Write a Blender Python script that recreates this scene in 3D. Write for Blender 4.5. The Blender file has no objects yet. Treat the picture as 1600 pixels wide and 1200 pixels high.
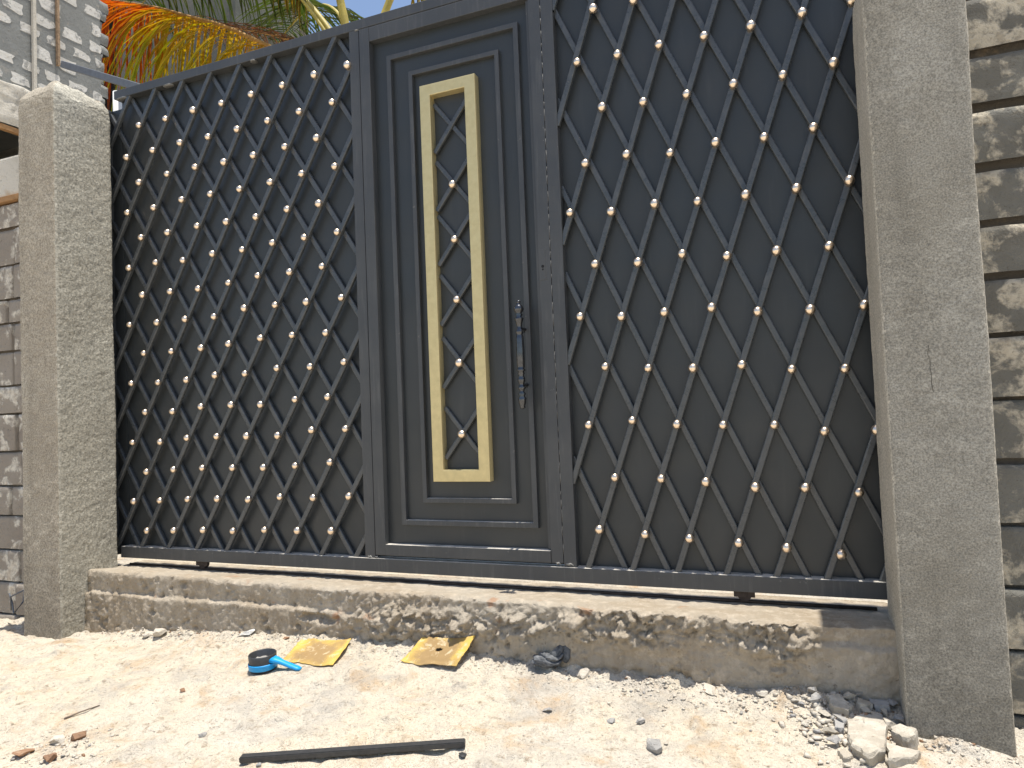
import bpy, bmesh, math, random
import numpy as np
from mathutils import Vector, Matrix, Euler

random.seed(7)
S = bpy.context.scene
COL = S.collection

# ------------------------------------------------------------------ camera, sky, sun, exposure
cam = bpy.data.cameras.new('camera')
cam.sensor_width = 36.0
cam.lens = 1080.0 / 1600.0 * 36.0
cam.clip_start = 0.05
cam.clip_end = 3000
camo = bpy.data.objects.new('camera', cam)
COL.objects.link(camo)
r0 = Vector((0.9274059414, 0.3718354946, -0.0407011649))
r1 = Vector((-0.0528018540, 0.0224147672, -0.9983534156))
r2 = Vector((-0.3703109289, 0.9280279862, 0.0404211918))
M = Matrix((r0, -r1, -r2)).transposed().to_4x4()
M.translation = Vector((3.0886773, -2.5306389, 0.5978142))
camo.matrix_world = M
S.camera = camo

SUN_DIR = Vector((0.105, -0.014, 1.0)).normalized()
W = bpy.data.worlds.new('World')
S.world = W
W.use_nodes = True
nt = W.node_tree
nt.nodes.clear()
wo = nt.nodes.new('ShaderNodeOutputWorld')
bg = nt.nodes.new('ShaderNodeBackground')
sky = nt.nodes.new('ShaderNodeTexSky')
sky.sky_type = 'NISHITA'
sky.sun_disc = False
sky.sun_elevation = math.asin(SUN_DIR.z)
sky.sun_rotation = math.atan2(SUN_DIR.x, SUN_DIR.y)
sky.air_density = 1.0
sky.dust_density = 1.5
sky.ozone_density = 1.0
bg.inputs['Strength'].default_value = 0.14
nt.links.new(sky.outputs[0], bg.inputs[0])
nt.links.new(bg.outputs[0], wo.inputs[0])

sl = bpy.data.lights.new('sun', 'SUN')
sl.energy = 4.6
sl.angle = math.radians(0.53)
sl.color = (1.0, 0.955, 0.88)
so = bpy.data.objects.new('sun', sl)
COL.objects.link(so)
so.rotation_euler = SUN_DIR.to_track_quat('Z', 'Y').to_euler()
so.location = (0, 0, 20)

S.view_settings.view_transform = 'Standard'
S.view_settings.look = 'None'
S.view_settings.exposure = 0.38
S.view_settings.gamma = 1.0
S.view_settings.use_curve_mapping = False
S.render.engine = 'CYCLES'

# ------------------------------------------------------------------ numpy noise
def _hash(ix, iy, iz, seed):
    h = (ix.astype(np.int64) * 374761393 + iy.astype(np.int64) * 668265263 + iz.astype(np.int64) * 2147483647 + seed * 974634777) & 0xffffffff
    h = ((h ^ (h >> 13)) * 1274126177) & 0xffffffff
    h = (h ^ (h >> 16)) & 0xffffffff
    return h / 4294967295.0

def vnoise(P, freq, seed=0):
    Q = np.asarray(P, float) * freq
    I = np.floor(Q); F = Q - I; F = F * F * (3 - 2 * F)
    x, y, z = I[:, 0], I[:, 1], I[:, 2]
    fx, fy, fz = F[:, 0], F[:, 1], F[:, 2]
    r = 0
    for dx in (0, 1):
        for dy in (0, 1):
            for dz in (0, 1):
                w = (fx if dx else 1 - fx) * (fy if dy else 1 - fy) * (fz if dz else 1 - fz)
                r = r + w * _hash(x + dx, y + dy, z + dz, seed)
    return r * 2 - 1

def fbm(P, freq, seed=0, octs=4, gain=0.5):
    r = 0; a = 1.0; t = 0
    for o in range(octs):
        r = r + a * vnoise(P, freq * 2 ** o, seed + o * 17); t += a; a *= gain
    return r / t

def worley(P2, freq, seed=0):
    Q = P2 * freq
    I = np.floor(Q)
    best = np.full(len(Q), 9.0); rnd = np.zeros(len(Q))
    zz = np.zeros(len(Q))
    for dx in (-1, 0, 1):
        for dy in (-1, 0, 1):
            cx = I[:, 0] + dx; cy = I[:, 1] + dy
            px = cx + _hash(cx, cy, zz, seed); py = cy + _hash(cx, cy, zz, seed + 5)
            d = np.hypot(px - Q[:, 0], py - Q[:, 1])
            m = d < best
            best = np.where(m, d, best)
            rnd = np.where(m, _hash(cx, cy, zz, seed + 9), rnd)
    return best, rnd

# ------------------------------------------------------------------ materials
MATS = {}
class NB:
    """small helper round a node tree"""
    def __init__(s, name):
        s.m = bpy.data.materials.new(name); s.m.use_nodes = True
        s.t = s.m.node_tree; s.t.nodes.clear()
        s.out = s.n('ShaderNodeOutputMaterial'); s.p = s.n('ShaderNodeBsdfPrincipled')
        s.l(s.p.outputs[0], s.out.inputs[0])
        MATS[name] = s.m
    def n(s, t, **k):
        x = s.t.nodes.new(t)
        for a, b in k.items(): setattr(x, a, b)
        return x
    def l(s, a, b): s.t.links.new(a, b)
    def co(s, kind='Object'):
        return s.n('ShaderNodeTexCoord').outputs[kind]
    def geo(s): return s.n('ShaderNodeNewGeometry').outputs['Position']
    def noise(s, vec, scale, detail=4, rough=0.55, dist=0.0):
        x = s.n('ShaderNodeTexNoise'); x.inputs['Scale'].default_value = scale
        x.inputs['Detail'].default_value = detail; x.inputs['Roughness'].default_value = rough
        x.inputs['Distortion'].default_value = dist
        if vec is not None: s.l(vec, x.inputs['Vector'])
        return x.outputs['Fac']
    def vor(s, vec, scale, feature='F1'):
        x = s.n('ShaderNodeTexVoronoi'); x.feature = feature; x.inputs['Scale'].default_value = scale
        if vec is not None: s.l(vec, x.inputs['Vector'])
        return x.outputs['Distance']
    def ramp(s, fac, stops):
        x = s.n('ShaderNodeValToRGB'); e = x.color_ramp.elements
        while len(e) < len(stops): e.new(0.5)
        for k, (p, c) in enumerate(stops):
            e[k].position = p
            e[k].color = (c, c, c, 1) if isinstance(c, (int, float)) else (*c, 1)
        s.l(fac, x.inputs[0]); return x.outputs[0]
    def mix(s, fac, a, b, mode='MIX'):
        x = s.n('ShaderNodeMix'); x.data_type = 'RGBA'; x.blend_type = mode
        for i, v in ((0, fac), (6, a), (7, b)):
            if isinstance(v, (int, float)): x.inputs[i].default_value = v
            elif isinstance(v, tuple): x.inputs[i].default_value = (*v, 1)
            else: s.l(v, x.inputs[i])
        return x.outputs[2]
    def math(s, op, a, b=0.0):
        x = s.n('ShaderNodeMath', operation=op)
        for i, v in ((0, a), (1, b)):
            if isinstance(v, (int, float)): x.inputs[i].default_value = v
            else: s.l(v, x.inputs[i])
        return x.outputs[0]
    def mapping(s, vec, scale):
        x = s.n('ShaderNodeMapping'); x.inputs['Scale'].default_value = scale
        s.l(vec, x.inputs['Vector']); return x.outputs[0]
    def bump(s, h, strength, dist, prev=None):
        x = s.n('ShaderNodeBump'); x.inputs['Strength'].default_value = strength
        x.inputs['Distance'].default_value = dist
        s.l(h, x.inputs['Height'])
        if prev is not None: s.l(prev, x.inputs['Normal'])
        return x.outputs[0]
    def set(s, color=None, rough=None, normal=None, metal=None, spec=None):
        for k, v in (('Base Color', color), ('Roughness', rough), ('Normal', normal), ('Metallic', metal), ('Specular IOR Level', spec)):
            if v is None: continue
            if isinstance(v, (int, float)): s.p.inputs[k].default_value = v
            elif isinstance(v, tuple): s.p.inputs[k].default_value = (*v, 1)
            else: s.l(v, s.p.inputs[k])
        return s.m

def mat_plaster(name, c1, c2, c3, bs=0.5, fine=150.0):
    b = NB(name); g = b.geo()
    n1 = b.noise(g, 2.3, 5, 0.6); n2 = b.noise(g, 11, 6, 0.65); n3 = b.noise(g, fine * 1.1, 3, 0.7)
    st = b.noise(b.mapping(g, (9, 9, 0.8)), 1.0, 5, 0.65)
    col = b.mix(b.ramp(n1, [(0.36, 0.0), (0.66, 1.0)]), c1, c2)
    col = b.mix(b.ramp(n2, [(0.45, 0.0), (0.75, 0.55)]), col, c3)
    col = b.mix(b.ramp(st, [(0.50, 0.0), (0.72, 0.45)]), col, tuple(x * 0.62 for x in c1))
    zz = b.n('ShaderNodeSeparateXYZ'); b.l(g, zz.inputs[0])
    low_tone = b.math('ADD', b.math('MULTIPLY', zz.outputs[2], -1.0), b.math('MULTIPLY', n2, 0.7))  # plaster turns darker towards the bottom, broken up by noise
    col = b.mix(b.ramp(low_tone, [(0.20, 0.0), (0.62, 0.55)]), col, tuple(x * 0.66 for x in c1))
    col = b.mix(0.62, col, b.ramp(n3, [(0.32, 0.16), (0.68, 0.86)]), 'OVERLAY')
    h1 = b.noise(g, fine, 3, 0.6, 0.6); h2 = b.noise(b.mapping(g, (1, 1, 0.5)), fine * .45, 3, 0.55, 0.8)
    nn = b.bump(h2, bs * .8, 0.005); nn = b.bump(h1, bs, 0.004, nn)
    return b.set(col, 0.95, nn, spec=0.2)

mat_plaster('plaster_grey', (0.36, 0.312, 0.24), (0.43, 0.385, 0.305), (0.32, 0.275, 0.21), 0.6, 130.0)
mat_plaster('plaster_lit_side', (0.43, 0.40, 0.325), (0.49, 0.465, 0.385), (0.37, 0.34, 0.27), 1.0, 80.0)  # coarser plaster, paler to paint in the sunlit flank
mat_plaster('plaster_lit_edge', (0.46, 0.42, 0.34), (0.52, 0.48, 0.40), (0.40, 0.36, 0.285), 0.6, 150.0)  # paler colour paints in the right pillar's sunlit edge and lit flanks
mat_plaster('plaster_dark', (0.295, 0.272, 0.222), (0.355, 0.335, 0.285), (0.25, 0.23, 0.187), 0.55, 190.0)

def mat_kerb():
    b = NB('kerb_concrete'); g = b.geo()
    n1 = b.noise(g, 3.0, 5, 0.6); n2 = b.noise(g, 22, 6, 0.7); st = b.noise(b.mapping(g, (26, 26, 2.2)), 1.0, 3, 0.6)
    col = b.mix(b.ramp(n1, [(0.35, 0.0), (0.65, 1.0)]), (0.355, 0.285, 0.20), (0.42, 0.37, 0.295))
    col = b.mix(b.ramp(n2, [(0.5, 0.0), (0.68, 0.8)]), col, (0.58, 0.50, 0.39))
    col = b.mix(b.ramp(st, [(0.5, 0.0), (0.75, 0.5)]), col, (0.52, 0.45, 0.35))
    vr = b.noise(g, 55, 3, 0.7)
    col = b.mix(b.ramp(vr, [(0.63, 0.0), (0.72, 0.6)]), col, (0.15, 0.115, 0.08))
    red = b.noise(g, 9, 3, 0.6)
    col = b.mix(b.ramp(red, [(0.66, 0.0), (0.74, 0.6)]), col, (0.36, 0.17, 0.08))
    nn = b.bump(b.noise(g, 70, 5, 0.7), 0.7, 0.012); nn = b.bump(b.noise(g, 260, 3, 0.7), 0.5, 0.004, nn)
    return b.set(col, 0.95, nn, spec=0.15)
mat_kerb()

def mat_ground(name):
    b = NB(name); g = b.geo()
    n1 = b.noise(g, 1.7, 5, 0.62, 0.6); n2 = b.noise(g, 5.5, 6, 0.68, 0.8); n3 = b.noise(g, 34, 5, 0.7); n4 = b.noise(g, 130, 3, 0.7)
    col = b.mix(b.ramp(n1, [(0.38, 0.0), (0.64, 1.0)]), (0.665, 0.58, 0.445), (0.635, 0.575, 0.475))
    col = b.mix(b.ramp(n2, [(0.53, 0.0), (0.70, 0.85)]), col, (0.52, 0.36, 0.21))
    dirt = b.noise(g, 11, 6, 0.75, 0.4)
    col = b.mix(b.ramp(dirt, [(0.52, 0.0), (0.70, 0.7)]), col, (0.40, 0.36, 0.30))
    col = b.mix(b.ramp(n3, [(0.56, 0.0), (0.68, 0.75)]), col, (0.30, 0.225, 0.15))
    col = b.mix(b.ramp(n4, [(0.60, 0.0), (0.70, 0.7)]), col, (0.20, 0.165, 0.13))
    gr = b.noise(g, 2.6, 6, 0.7, 1.0)
    col = b.mix(b.ramp(gr, [(0.54, 0.0), (0.66, 0.55)]), col, (0.42, 0.39, 0.345))
    nn = b.bump(dirt, 0.5, 0.03); nn = b.bump(n3, 0.8, 0.022, nn); nn = b.bump(n4, 0.7, 0.008, nn)
    return b.set(col, 0.97, nn, spec=0.1)
mat_ground('sand')

def mat_paint():
    b = NB('gate_paint'); g = b.geo()
    n1 = b.noise(g, 2.0, 4, 0.6); n2 = b.noise(b.mapping(g, (26, 26, 2.5)), 1.0, 4, 0.6); n3 = b.noise(g, 90, 3, 0.6)
    col = b.mix(b.ramp(n1, [(0.35, 0.0), (0.7, 1.0)]), (0.031, 0.0355, 0.037), (0.041, 0.0445, 0.045))
    col = b.mix(b.ramp(n2, [(0.58, 0.0), (0.78, 0.22)]), col, (0.09, 0.092, 0.09))
    rough = b.ramp(b.noise(g, 7, 4, 0.6), [(0.3, 0.34), (0.7, 0.48)])
    nn = b.bump(n3, 0.06, 0.002); nn = b.bump(b.noise(g, 5, 2, 0.5), 0.10, 0.02, nn)
    return b.set(col, rough, nn, spec=0.5)
mat_paint()
def mat_paint_frame():
    b = NB('gate_frame_paint'); g = b.geo()
    n1 = b.noise(g, 3.0, 4, 0.6); n2 = b.noise(g, 38, 5, 0.7); st = b.noise(b.mapping(g, (60, 60, 5)), 1.0, 3, 0.6)
    col = b.mix(b.ramp(n1, [(0.35, 0.0), (0.7, 1.0)]), (0.052, 0.056, 0.060), (0.075, 0.077, 0.077))
    col = b.mix(b.ramp(st, [(0.55, 0.0), (0.75, 0.45)]), col, (0.13, 0.13, 0.125))
    col = b.mix(b.ramp(n2, [(0.66, 0.0), (0.72, 0.6)]), col, (0.22, 0.21, 0.19))
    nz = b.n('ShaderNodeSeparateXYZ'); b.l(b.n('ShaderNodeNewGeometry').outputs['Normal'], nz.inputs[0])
    lit_dust = b.math('MULTIPLY', b.ramp(nz.outputs[2], [(0.45, 0.0), (0.85, 1.0)]), b.ramp(b.noise(g, 16, 4, 0.7), [(0.3, 0.45), (0.6, 1.0)]))  # pale dust on upward faces, brightened to paint in sunlit rail tops
    col = b.mix(lit_dust, col, (0.68, 0.63, 0.55))
    rough = b.ramp(n2, [(0.3, 0.38), (0.7, 0.55)])
    nn = b.bump(b.noise(g, 120, 3, 0.6), 0.12, 0.002)
    return b.set(col, rough, nn, spec=0.5)
mat_paint_frame()
def mat_bar():
    b = NB('lattice_paint'); g = b.geo()
    n2 = b.noise(g, 24, 5, 0.7); st = b.noise(g, 70, 3, 0.6)
    col = b.mix(b.ramp(n2, [(0.45, 0.0), (0.75, 1.0)]), (0.060, 0.066, 0.070), (0.095, 0.099, 0.10))
    col = b.mix(b.ramp(st, [(0.68, 0.0), (0.76, 0.5)]), col, (0.20, 0.18, 0.14))
    nn = b.bump(b.noise(g, 150, 3, 0.6), 0.15, 0.002)
    return b.set(col, b.ramp(n2, [(0.3, 0.22), (0.7, 0.38)]), nn, spec=0.6)
mat_bar()
def mat_metal(name, col, rough, metal=1.0, ns=60, var=0.25):
    b = NB(name); g = b.geo(); n = b.noise(g, ns, 4, 0.6)
    c2 = tuple(x * (1 - var) for x in col)
    c = b.mix(b.ramp(n, [(0.3, 0.0), (0.75, 1.0)]), col, c2)
    return b.set(c, b.ramp(n, [(0.3, rough), (0.8, min(1, rough + 0.15))]), b.bump(n, 0.08, 0.002), metal)
mat_metal('brass_ball', (1.0, 0.82, 0.64), 0.26, 1.0, 120, 0.12)
mat_metal('gold_paint', (0.70, 0.58, 0.30), 0.40, 0.55, 35, 0.14)
mat_metal('dark_chrome', (0.11, 0.115, 0.125), 0.14, 0.9, 40, 0.3)
mat_metal('rusty_steel', (0.075, 0.058, 0.048), 0.75, 0.3, 50, 0.5)
mat_metal('galvanised', (0.15, 0.16, 0.175), 0.5, 0.2, 25, 0.2)
mat_metal('weld_slag', (0.26, 0.255, 0.24), 0.55, 0.5, 200, 0.5)
mat_metal('black_bar', (0.06, 0.061, 0.063), 0.36, 0.2, 60, 0.4)
mat_metal('white_pvc', (0.72, 0.72, 0.70), 0.5, 0.0, 30, 0.15)
mat_metal('blue_plastic', (0.012, 0.36, 0.80), 0.38, 0.0, 40, 0.25)
mat_metal('black_hole', (0.01, 0.01, 0.01), 0.8, 0.0, 40, 0.2)
mat_metal('timber_old', (0.42, 0.29, 0.18), 0.9, 0.0, 60, 0.6)
mat_metal('timber', (0.40, 0.22, 0.09), 0.8, 0.0, 30, 0.4)

def mat_block(name, base, base2, patch, thr, sc=7.0, warm=(0.42, 0.30, 0.18)):
    b = NB(name); g = b.geo()
    oi = b.n('ShaderNodeObjectInfo').outputs['Random']
    off = b.n('ShaderNodeCombineXYZ'); b.l(oi, off.inputs[0]); b.l(oi, off.inputs[1])
    sc_ = b.n('ShaderNodeVectorMath', operation='SCALE'); b.l(off.outputs[0], sc_.inputs[0]); sc_.inputs['Scale'].default_value = 37.0
    ad = b.n('ShaderNodeVectorMath', operation='ADD'); b.l(g, ad.inputs[0]); b.l(sc_.outputs[0], ad.inputs[1])
    v = ad.outputs[0]
    n1 = b.noise(v, sc, 6, 0.62, 0.3); n2 = b.noise(v, 40, 5, 0.75); n0 = b.noise(v, 4.0, 4, 0.6)
    col = b.mix(b.ramp(n0, [(0.35, 0.0), (0.65, 1.0)]), base, base2)
    pm = b.math('MULTIPLY', b.ramp(n1, [(thr, 0.0), (thr + 0.07, 1.0)]), b.ramp(n2, [(0.36, 0.25), (0.55, 1.0)]))
    col = b.mix(pm, col, patch)
    wn = b.noise(v, 9, 4, 0.6)
    col = b.mix(b.ramp(wn, [(0.62, 0.0), (0.72, 0.55)]), col, warm)
    col = b.mix(b.ramp(b.noise(v, 60, 4, 0.7), [(0.6, 0.0), (0.7, 0.55)]), col, (0.09, 0.075, 0.06))
    nn = b.bump(n1, 0.5, 0.02); nn = b.bump(n2, 0.7, 0.012, nn); nn = b.bump(b.noise(v, 190, 3, 0.7), 0.4, 0.004, nn)
    return b.set(col, 0.95, nn, spec=0.15)
mat_block('block_dark', (0.155, 0.145, 0.122), (0.215, 0.21, 0.185), (0.56, 0.50, 0.39), 0.485, 9.0, (0.32, 0.25, 0.17))
mat_block('block_brown', (0.29, 0.25, 0.205), (0.34, 0.30, 0.25), (0.70, 0.65, 0.55), 0.53, 9.0)
mat_block('mortar_dark', (0.13, 0.115, 0.095), (0.17, 0.15, 0.125), (0.30, 0.26, 0.21), 0.62)
mat_block('mortar_brown', (0.27, 0.225, 0.18), (0.32, 0.275, 0.22), (0.5, 0.44, 0.35), 0.66)
mat_block('mortar_grey', (0.22, 0.225, 0.215), (0.27, 0.275, 0.26), (0.42, 0.41, 0.38), 0.66, 5.0, (0.40, 0.36, 0.30))
mat_block('coral_stone', (0.70, 0.68, 0.63), (0.60, 0.58, 0.53), (0.30, 0.30, 0.285), 0.53, 16.0, (0.6, 0.54, 0.44))
mat_block('cream_render', (0.56, 0.52, 0.44), (0.62, 0.58, 0.50), (0.40, 0.37, 0.31), 0.56, 6.0)
mat_block('grey_render', (0.135, 0.14, 0.118), (0.18, 0.18, 0.155), (0.26, 0.25, 0.22), 0.66, 1.2)
mat_block('pale_render', (0.52, 0.53, 0.51), (0.58, 0.58, 0.55), (0.44, 0.44, 0.42), 0.58, 1.5)
mat_block('rubble', (0.62, 0.56, 0.465), (0.55, 0.495, 0.41), (0.68, 0.62, 0.52), 0.54, 12.0, (0.55, 0.42, 0.28))
mat_block('slab_rubble', (0.50, 0.45, 0.37), (0.43, 0.385, 0.31), (0.58, 0.53, 0.44), 0.52, 14.0, (0.46, 0.36, 0.25))
mat_block('rubble_grey', (0.40, 0.385, 0.36), (0.33, 0.315, 0.29), (0.52, 0.49, 0.44), 0.56, 14.0)
mat_block('brown_clod', (0.34, 0.20, 0.12), (0.26, 0.16, 0.10), (0.42, 0.30, 0.2), 0.60, 18.0)

def mat_leaf(name):
    b = NB(name)
    a = b.n('ShaderNodeAttribute'); a.attribute_name = 'tint'
    n = b.noise(b.geo(), 18, 3, 0.6)
    col = b.mix(b.ramp(n, [(0.4, 0.0), (0.7, 0.15)]), a.outputs['Color'], (0.30, 0.20, 0.06))
    b.set(col, 0.5, None, spec=0.4)
    tr = b.n('ShaderNodeBsdfTranslucent'); b.l(col, tr.inputs[0])
    mx = b.n('ShaderNodeMixShader'); mx.inputs[0].default_value = 0.6
    b.l(b.p.outputs[0], mx.inputs[1]); b.l(tr.outputs[0], mx.inputs[2]); b.l(mx.outputs[0], b.out.inputs[0])
    return b.m
mat_leaf('palm_leaf')
mat_metal('palm_stalk', (0.50, 0.40, 0.08), 0.5, 0.0, 12, 0.4)
mat_metal('palm_stalk_dry', (0.52, 0.27, 0.06), 0.6, 0.0, 12, 0.35)
mat_metal('palm_trunk', (0.24, 0.19, 0.14), 0.9, 0.0, 25, 0.5)

def mat_sandpaper():
    b = NB('sandpaper'); g = b.co('Object')
    sx = b.n('ShaderNodeSeparateXYZ'); b.l(g, sx.inputs[0])
    u = b.math('ABSOLUTE', sx.outputs[0]); v = b.math('ABSOLUTE', sx.outputs[1])
    edge = b.math('MAXIMUM', b.math('MULTIPLY', u, 1 / 0.12), b.math('MULTIPLY', v, 1 / 0.10))
    nn_ = b.noise(g, 18, 5, 0.7, 0.5)
    worn = b.math('ADD', edge, b.math('MULTIPLY', b.math('SUBTRACT', nn_, 0.5), 1.3))
    col = b.mix(b.ramp(worn, [(0.45, 0.0), (0.95, 1.0)]), (0.33, 0.22, 0.10), (0.62, 0.42, 0.10))
    col = b.mix(b.ramp(b.noise(g, 34, 4, 0.7, 0.5), [(0.55, 0.0), (0.66, 0.8)]), col, (0.60, 0.49, 0.31))
    return b.set(col, 0.85, b.bump(b.noise(g, 60, 4, 0.7), 0.25, 0.006), spec=0.2)
mat_sandpaper()
def mat_cloth():
    b = NB('rag_cloth'); g = b.geo()
    n = b.noise(g, 45, 4, 0.6)
    col = b.mix(b.ramp(n, [(0.35, 0.0), (0.7, 1.0)]), (0.06, 0.065, 0.07), (0.22, 0.225, 0.23))
    return b.set(col, 0.8, b.bump(b.noise(g, 300, 2, 0.6), 0.3, 0.002), spec=0.2)
mat_cloth()

# ------------------------------------------------------------------ geometry helpers
def link_mesh(name, me, mat, parent=None, smooth=False):
    o = bpy.data.objects.new(name, me)
    COL.objects.link(o)
    if mat and not me.materials: me.materials.append(MATS[mat])
    if parent: o.parent = parent
    if smooth:
        me.polygons.foreach_set('use_smooth', [True] * len(me.polygons))
    return o

def from_bm(name, bm, mat, parent=None, smooth=False):
    bmesh.ops.recalc_face_normals(bm, faces=bm.faces[:])
    me = bpy.data.meshes.new(name); bm.to_mesh(me); bm.free()
    return link_mesh(name, me, mat, parent, smooth)

def from_arrays(name, V, F, mat, parent=None, smooth=True):
    me = bpy.data.meshes.new(name)
    V = np.asarray(V, np.float32); F = np.asarray(F, np.int32)
    k = F.shape[1]
    me.vertices.add(len(V)); me.vertices.foreach_set('co', V.ravel())
    me.loops.add(F.size); me.loops.foreach_set('vertex_index', F.ravel())
    me.polygons.add(len(F)); me.polygons.foreach_set('loop_start', np.arange(len(F), dtype=np.int32) * k)
    me.polygons.foreach_set('loop_total', np.full(len(F), k, np.int32))
    me.update(calc_edges=True); me.validate()
    return link_mesh(name, me, mat, parent, smooth)

def tag(o, label=None, cat=None, group=None, kind=None):
    if label: o['label'] = label
    if cat: o['category'] = cat
    if group: o['group'] = group
    if kind: o['kind'] = kind
    return o

def empty(name, loc=(0, 0, 0)):
    o = bpy.data.objects.new(name, None); COL.objects.link(o)
    o.location = loc; o.empty_display_size = 0.1
    return o

def add_box(bm, x0, x1, y0, y1, z0, z1):
    vs = [bm.verts.new((x, y, z)) for x in (x0, x1) for y in (y0, y1) for z in (z0, z1)]
    for f in ((0, 1, 3, 2), (4, 6, 7, 5), (0, 4, 5, 1), (2, 3, 7, 6), (0, 2, 6, 4), (1, 5, 7, 3)):
        bm.faces.new([vs[i] for i in f])
    return vs

def box(name, b, mat, parent=None, bevel=0.0, seg=2, smooth=False):
    bm = bmesh.new(); add_box(bm, *b)
    bmesh.ops.recalc_face_normals(bm, faces=bm.faces[:])
    if bevel:
        bmesh.ops.bevel(bm, geom=bm.edges[:] , offset=bevel, segments=seg, profile=0.6, affect='EDGES')
    return from_bm(name, bm, mat, parent, smooth)

def rounded_grid(lo, hi, r, step, top_r=None, faces='all'):
    """six-sided rounded box as dense grids: returns verts, normals, quads (edges coincide exactly)"""
    lo = np.array(lo, float); hi = np.array(hi, float)
    Vs = []; Fs = []; off = 0
    ilo = lo + r; ihi = hi - r
    for ax in range(3):
        for side in (0, 1):
            if ax == 2 and side == 0: continue
            a, b = [i for i in range(3) if i != ax]
            def cs(i):
                n = max(2, int(round((hi[i] - lo[i]) / step[i]))); return np.linspace(lo[i], hi[i], n + 1)
            A, B = np.meshgrid(cs(a), cs(b), indexing='ij')
            P = np.zeros((A.size, 3)); P[:, a] = A.ravel(); P[:, b] = B.ravel(); P[:, ax] = (lo, hi)[side][ax]
            na, nb = A.shape
            idx = np.arange(A.size).reshape(na, nb)
            q = np.stack([idx[:-1, :-1], idx[1:, :-1], idx[1:, 1:], idx[:-1, 1:]], -1).reshape(-1, 4)
            flip = (side == 0) != (ax == 1)
            if flip: q = q[:, ::-1]
            Vs.append(P); Fs.append(q + off); off += A.size
    P = np.concatenate(Vs); F = np.concatenate(Fs)
    Cc = np.clip(P, ilo, ihi); D = P - Cc
    L = np.linalg.norm(D, axis=1, keepdims=True); N = D / np.maximum(L, 1e-9)
    return Cc + N * r, N, F

def merge(o, d=1e-5):
    bm = bmesh.new(); bm.from_mesh(o.data)
    bmesh.ops.remove_doubles(bm, verts=bm.verts[:], dist=d)
    bm.to_mesh(o.data); bm.free()
    o.data.polygons.foreach_set('use_smooth', [True] * len(o.data.polygons))

def tube(bm, pts, radii, seg=8, caps=True):
    pts = [Vector(p) for p in pts]
    rings = []
    up = Vector((0.13, 0.21, 0.97))
    for i, p in enumerate(pts):
        t = (pts[min(i + 1, len(pts) - 1)] - pts[max(i - 1, 0)]).normalized()
        if abs(t.dot(up)) > 0.95: up = Vector((0.9, 0.3, 0.1))
        s = t.cross(up).normalized(); u = s.cross(t).normalized()
        r = radii[i] if isinstance(radii, (list, tuple)) else radii
        rings.append([bm.verts.new(p + (s * math.cos(2 * math.pi * k / seg) + u * math.sin(2 * math.pi * k / seg)) * r) for k in range(seg)])
    for a, b in zip(rings[:-1], rings[1:]):
        for k in range(seg):
            bm.faces.new((a[k], a[(k + 1) % seg], b[(k + 1) % seg], b[k]))
    if caps:
        bm.faces.new(rings[0][::-1]); bm.faces.new(rings[-1])
    return bm

def lathe(bm, prof, origin, seg=24):
    rings = []
    for r, z in prof:
        if r < 1e-5: rings.append([bm.verts.new((origin[0], origin[1], origin[2] + z))])
        else: rings.append([bm.verts.new((origin[0] + r * math.cos(2 * math.pi * k / seg), origin[1] + r * math.sin(2 * math.pi * k / seg), origin[2] + z)) for k in range(seg)])
    for a, b in zip(rings[:-1], rings[1:]):
        for k in range(seg):
            k2 = (k + 1) % seg
            if len(a) == 1 and len(b) == 1: continue
            if len(a) == 1: bm.faces.new((a[0], b[k], b[k2]))
            elif len(b) == 1: bm.faces.new((a[k], b[0], a[k2]))
            else: bm.faces.new((a[k], b[k], b[k2], a[k2]))

# ------------------------------------------------------------------ ground
FX = [-3, -.6, -.05, .3, .95, 1.69, 2.35, 2.88, 3.33, 3.7, 6]
FZ = [-.37, -.38, -.373, -.32, -.28, -.257, -.30, -.30, -.295, -.39, -.39]
def ground_z(x, y):
    x = np.atleast_1d(np.asarray(x, float)); y = np.atleast_1d(np.asarray(y, float))
    foot = np.interp(x, FX, FZ)
    t = np.maximum(0, -.2 - y)
    z = -.345 - .04 * np.minimum(t, 3) + (foot + .345) * np.exp(-t / .22)
    P = np.stack([x, y, 0 * x], 1)
    near = np.exp(-np.maximum(0, np.hypot(x - 2, y + .8) - 3) / 6)
    z = z + near * (0.016 * fbm(P, 2.2, 3, 3) + 0.009 * fbm(P, 9, 11, 3) + 0.0045 * fbm(P, 34, 23, 3))
    z = z + np.clip(fbm(P, 14, 51, 3) - 0.22, 0, 1) * 0.03 * near
    z = z + np.exp(-t / .10) * np.clip(fbm(P, 26, 77, 3), -0.1, 1) * 0.03 * near
    return z
def gz(x, y): return float(ground_z(x, y)[0])

def axis(lo, hi, step, far):
    c = list(np.arange(lo, hi + step / 2, step)); d = step; a = hi
    while a < far: d *= 1.22; a += d; c.append(a)
    d = step; a = lo
    while a > -far: d *= 1.22; a -= d; c.insert(0, a)
    return np.array(c)
gx = axis(-0.6, 4.0, 0.0058, 900); gy = axis(-1.35, -0.12, 0.0052, 900)
GX, GY = np.meshgrid(gx, gy, indexing='ij')
GZ = ground_z(GX.ravel(), GY.ravel())
idx = np.arange(GX.size).reshape(GX.shape)
Fg = np.stack([idx[:-1, :-1], idx[1:, :-1], idx[1:, 1:], idx[:-1, 1:]], -1).reshape(-1, 4)
o = from_arrays('ground', np.stack([GX.ravel(), GY.ravel(), GZ], 1), Fg, 'sand')
tag(o, 'pale sandy bare ground in front of the gate', 'ground', kind='structure')

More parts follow.
